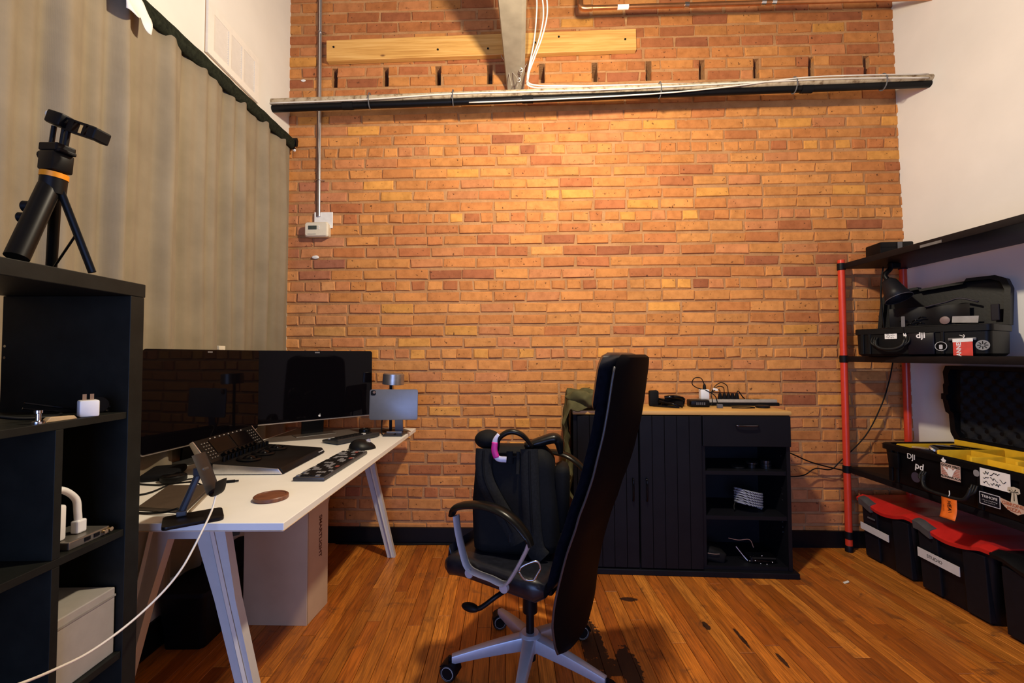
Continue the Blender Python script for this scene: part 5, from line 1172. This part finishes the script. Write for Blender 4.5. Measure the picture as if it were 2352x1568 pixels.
s_ = sticker(Gt(.345, .128, .0105), .082, .064, M('sticker_pinkish', (.50, .36, .30), .6), lc)
text('GOOD VIBES', .0135, Gt(.345, .151, .0113), INK, s_, bold=.0004); text('ALOHANA ACAI', .0115, Gt(.345, .105, .0113), INK, s_, bold=.0004)
for k in range(5): sticker(Gt(.345, .140-k*.0065, .0108), .074, .0028, M('stripe_rust', (.40, .12, .08), .6), s_, 'stripe', .0005)
bm = new(); prism(bm, [(-.006, -.020), (.006, -.020), (.016, .004), (.024, .014), (.020, .018), (.010, .006), (.009, .012), (-.008, .016), (-.012, .004), (-.026, .016), (-.030, .012), (-.014, -.006)], .0003, .0009, 'z'); onto(bm, Gt(.345, .128, .0112)); obj('hand_sign', bm, PAPER, s_, world=True)
bm = new(); prism(bm, [(-.006, 0), (.006, 0), (.010, .010), (.002, .014), (-.002, .022), (-.006, .014), (-.012, .010)], .0003, .0009, 'z'); onto(bm, Gt(.318, .162, .0105)); obj('flower', bm, PAPER, s_, world=True)
s_ = sticker(Gt(.512, .142, .0095), .105, .068, PAPER, lc, r=.0015)
for k in range(3): scribble(Gt(.512, .161-k*.019, .0102), .080, .013, INK, s_, 40+k)
sticker(Gt(.447, .150, .0105), .022, .026, M('sticker_silver', (.24, .24, .25), .45), lc, r=.010)
s_ = sticker(Gt(.492, .060, .0100), .074, .048, M('sticker_white2', (.50, .50, .54), .6), lc); sticker(Gt(.492, .060, .0106), .068, .042, M('sticker_navy', (.012, .012, .02), .5), s_, 'sticker_field'); text('TRIHOPE', .014, Gt(.492, .068, .0114), WHITEINK, s_); scribble(Gt(.492, .055, .0106), .055, .004, WHITEINK, s_, 60); scribble(Gt(.492, .047, .0106), .04, .003, WHITEINK, s_, 61)
bm = new(); prism(bm, [(-.052, .030), (-.012, .022), (.012, .022), (.052, .020), (.046, .006), (.038, -.002), (.022, -.010), (.010, -.018), (-.014, -.012), (-.030, -.002), (-.044, .012)], .0003, .0008, 'z'); onto(bm, Gt(.575, .052, .0095)); s_ = obj('sticker', bm, M('sticker_peach2', (.55, .38, .28), .6), lc, world=True)
bm = new(); prism(bm, [(-.012, .022), (.012, .022), (.008, .055), (.020, .062), (.018, .078), (.0, .082), (-.020, .076), (-.022, .062), (-.008, .055)], .0003, .0008, 'z'); onto(bm, Gt(.575, .052, .0095)); obj('palm_ground', bm, M('sticker_cream', (.52, .47, .36), .6), s_, world=True)
bm = new(); prism(bm, [(-.0015, .03), (.0015, .03), (.001, .062), (-.001, .062)], .0010, .0014, 'z')
for a in (-.5, .3, 1.1, 2.0, 2.9, 3.7): prism(bm, [(.0+.0, .062), (.014*math.cos(a)-.002, .064+.011*math.sin(a)), (.017*math.cos(a), .060+.012*math.sin(a))], .0010, .0014, 'z')
onto(bm, Gt(.575, .052, .0095)); obj('palm', bm, M('palm_dark', (.04, .035, .02), .6), s_, world=True)
RU = M('rust_print', (.42, .13, .06), .6); text("GIBRONE'S", .0165, Gt(.575, .066, .0110), RU, s_, bold=.0003); text('PIZZA', .0165, Gt(.573, .049, .0110), RU, s_, bold=.0003)
# orange tag on its handle
ot = thing('heavy_tag', 'orange warning tag hanging from the lower case handle', 'tag', (1.845, 1.83, .47))
TO = Gt(.365, -.005, .040) @ Matrix.Rotation(.05, 4, 'Z')
bm = new(); grid(bm, 4, 12, lambda u, v: TO @ Vector((-.032+.064*u, -.052+.090*v, .010*(1-v)**3*1.5))); o = obj('card', bm, M('tag_orange', (.85, .17, .015), .55), ot, world=True, smooth=True); thick(o, .0008)
text('HEAVY', .022, TO @ Matrix.Translation((.004, -.012, .0062)) @ Matrix.Rotation(-PI/2, 4, 'Z'), INK, ot); scribble(TO @ Matrix.Translation((-.018, -.02, .0062)) @ Matrix.Rotation(-PI/2, 4, 'Z'), .045, .005, INK, ot, 77)
bm = new(); tube(bm, [(0, .036, .001), (.004, .048, .0), (-.002, .060, -.006)], .0018, 5); onto(bm, TO); obj('string', bm, PAPER, ot, world=True)
# yellow padded dividers
YEL = M('yellow_fabric', (.72, .43, .01), .75, var=.12, vs=20)
def div(x0, x1, y0, y1, z1, j=.004, m=YEL, nm='divider', bev=.004):
    bm = bx(x0, x1, y0, y1, LZ0+.021, z1, bev); jitter(bm, j, 18, x0*7+y0); return obj(nm, bm, m, lc, world=True, smooth=40)
div(1.890, 1.902, 1.385, 2.155, .640); div(2.195, 2.208, 1.385, 2.155, .672); div(2.04, 2.052, 1.385, 1.93, .668); div(1.965, 1.976, 1.385, 1.88, .660)
for y in (2.145, 1.94, 1.80, 1.62): div(1.903, 2.194, y-.006, y+.006, .655 if y > 2 else .668)
div(2.055, 2.19, 1.66, 1.675, .695); div(1.98, 2.035, 1.70, 1.712, .672)
bm = bx(1.903, 2.194, 1.385, 2.14, LZ0+.0205, .600); obj('packed_gear', bm, M('packed_black', (.010, .010, .011), .6), lc, world=True)
for (x, y, z, s) in ((1.95, 2.05, .625, (.06, .10, .05)), (2.06, 2.04, .63, (.10, .12, .06)), (2.15, 2.02, .63, (.05, .16, .06)), (1.935, 1.86, .62, (.05, .09, .04))):
    bm = new(); box(bm, (x, y, z), s, (0, 0, .3), .01); jitter(bm, .006, 30, x); obj('camera_part', bm, BLACKG, lc, world=True, smooth=40)
bm = new(); lathe(bm, [(.02, 0), (.024, .004), (.022, .012), (.012, .014)], 18, (1.945, 2.0, .652), (.5, .3, 0)); obj('lens_mount', bm, SILVER, lc, world=True, smooth=40)
bm = new(); box(bm, (1.985, 2.09, .642), (.07, .06, .008), (0, .1, .2), .002); obj('cream_sheet', bm, M('cream_card', (.50, .38, .22), .6), lc, world=True)
bm = new(); lathe(bm, [(.016, 0), (.018, .02), (.010, .024)], 16, (2.10, 1.73, .668), (0, 0, 0)); obj('black_knob', bm, BLACK, lc, world=True, smooth=40)
# its lid leaning on the wall
bm = new(); lo = [(2.19, .662), (2.205, .70), (2.222, .79), (2.232, .80), (2.236, .84), (2.228, .846), (2.232, .90), (2.236, .99), (2.222, 1.035), (1.37, 1.035), (1.37, .662)]
def lw(y, z, o): return (2.222+(z-.66)*.03+o, y, z)
lo = [(2.175, .662), (2.197, .70), (2.205, .79), (2.222, .80), (2.236, .86), (2.244, .862), (2.244, .89), (2.232, .892), (2.235, .935), (2.228, .945), (2.235, 1.00), (2.222, 1.032), (1.37, 1.032), (1.37, .662)]
a, b = ringv(bm, [lw(y, z, 0) for y, z in lo]), ringv(bm, [lw(y, z, .055) for y, z in lo]); loft(bm, [a, b], cap=False); bm.faces.new(b)
c2 = [(1.80+(y-1.80)*.94, .85+(z-.85)*.9) for y, z in lo]; f2, f3 = ringv(bm, [lw(y, z, 0) for y, z in c2]), ringv(bm, [lw(y, z, .03) for y, z in c2]); loft(bm, [a, f2, f3], cap=False); bm.faces.new(f3); lid2 = obj('lid', bm, HC, lc, world=True, smooth=30)
bm = new(); grid(bm, 110, 44, lambda u, v: Vector(lw(1.40+.77*u, .675+.335*v, .024-.010*math.sin(u*PI*24)*math.sin(v*PI*10)))); o = obj('egg_crate_foam', bm, FOAM, lid2, world=True, smooth=True)
# totes under the lowest shelf
TOTE = M('tote_navy', (.011, .011, .016), .45, var=.2); LIDR = M('tote_red_lid', (.60, .020, .016), .38, var=.06); LATCH = M('tote_latch', (.075, .07, .072), .5)
def tote(lb, y0, y1, dx, dz, lid=LIDR, latch=True):
    """y0 = far end, y1 = near end"""
    xf0, xb = 1.93+dx, 2.25; yc, w = (y0+y1)/2, y0-y1
    t_ = thing('storage_tote', lb, 'tote', ((xf0+xb)/2, yc, 0), 0, 'storage totes under the rack')
    zt = .285+dz
    bm = new(); rs = []
    for z, e in ((0.0, .022), (.01, .018), (zt-.03, .004), (zt, .0)): rs.append(ringv(bm, [(a, b, z) for a, b in rrect(xb-xf0-2*e, w-2*e, .03, 4, (xf0+xb)/2, yc)]))
    loft(bm, rs); obj('tub', bm, TOTE, t_, world=True, smooth=35)
    for q in (.2, .8):
        bm = new(); prism(bm, [(xf0+.034, .01), (xf0+.008, .01), (xf0-.008, zt-.01), (xf0+.006, zt-.01)], y1+w*q-.045, y1+w*q+.045, 'y', .003); obj('corner_pillar', bm, M('tote_pillar', (.016, .016, .022), .45), t_, world=True)
    bm = new(); rings = []
    N = 24
    for k in range(N+1):
        u = k/N; y = y0+.012-(w+.024)*u; s = math.sin(u*PI)
        dip = .030*(1-min(1, abs(u-.5)/.36)**2 if abs(u-.5) < .36 else 0); out = .012+.008*(1-abs(2*u-1))
        zt_ = zt+.030-dip*.9
        rings.append(ringv(bm, [(xf0-out, y, zt_-.022), (xf0-out-.004, y, zt_-.006), (xf0-out+.006, y, zt_), (xf0+.02, y, zt_+.010), (xf0+.05, y, zt+.034), (xb+.004, y, zt+.034), (xb+.004, y, zt+.002), (xf0+.01, y, zt+.001), (xf0+.002, y, zt_-.022)]))
    loft(bm, rings); l_ = obj('lid', bm, lid, t_, world=True, smooth=30)
    if latch:
        bm = new(); rings = []
        for k in range(9):
            u = .06+.24*k/8; y = y0+.012-(w+.024)*u; dip = .030*(1-min(1, abs(u-.5)/.36)**2 if abs(u-.5) < .36 else 0); zt_ = zt+.030-dip*.9; out = .012+.008*(1-abs(2*u-1))
            rings.append(ringv(bm, [(xf0-out-.006, y, zt_-.038), (xf0-out-.010, y, zt_-.004), (xf0-out+.004, y, zt_+.004), (xf0+.012, y, zt_+.008), (xf0-.002, y, zt_-.038)]))
        loft(bm, rings); obj('latch', bm, LATCH, t_, world=True, smooth=30)
    return t_, xf0
t1, x_ = tote('far storage tote with red lid and blank white label', 2.41, 2.105, 0, .0)
TF = lambda x, y, z: frame((x, y, z), (0, -1, 0), (0, 0, 1))
LBM = M('label_tape', (.62, .60, .58), .7, var=.05)
sticker(TF(1.9175, 2.31, .166) @ Matrix.Rotation(-.03, 4, 'Z') @ Matrix.Rotation(.06, 4, 'X'), .175, .036, LBM, t1, 'label', .001, .003)
sticker(TF(1.920, 2.33, .225), .045, .007, GREYP, t1, 'badge', .001, .004)
t2_, x_ = tote('near storage tote with red lid and label reading studio', 2.085, 1.755, -.005, .0)
lbx = TF(1.9125, 1.965, .172) @ Matrix.Rotation(-.03, 4, 'Z') @ Matrix.Rotation(.06, 4, 'X'); lb_ = sticker(lbx, .19, .042, LBM, t2_, 'label', .001, .003)
text('STUDIO', .020, lbx @ Matrix.Translation((-.014, 0, .0032)), INK, lb_)
tote('all-black storage tote at the right edge below the shelf', 1.735, 1.40, -.01, -.005, M('tote_black_lid', (.010, .010, .012), .5), False)
# paper scrap on the floor
bm = new(); grid(bm, 4, 3, lambda u, v: Vector((1.60+.032*u+.005*v, 2.112+.016*v+.008*u, .0012+.003*u*u))); o = obj('paper_scrap', bm, PAPER); thick(o, .0005); tag(o, 'scrap of white paper on the floorboards near the totes', 'paper')
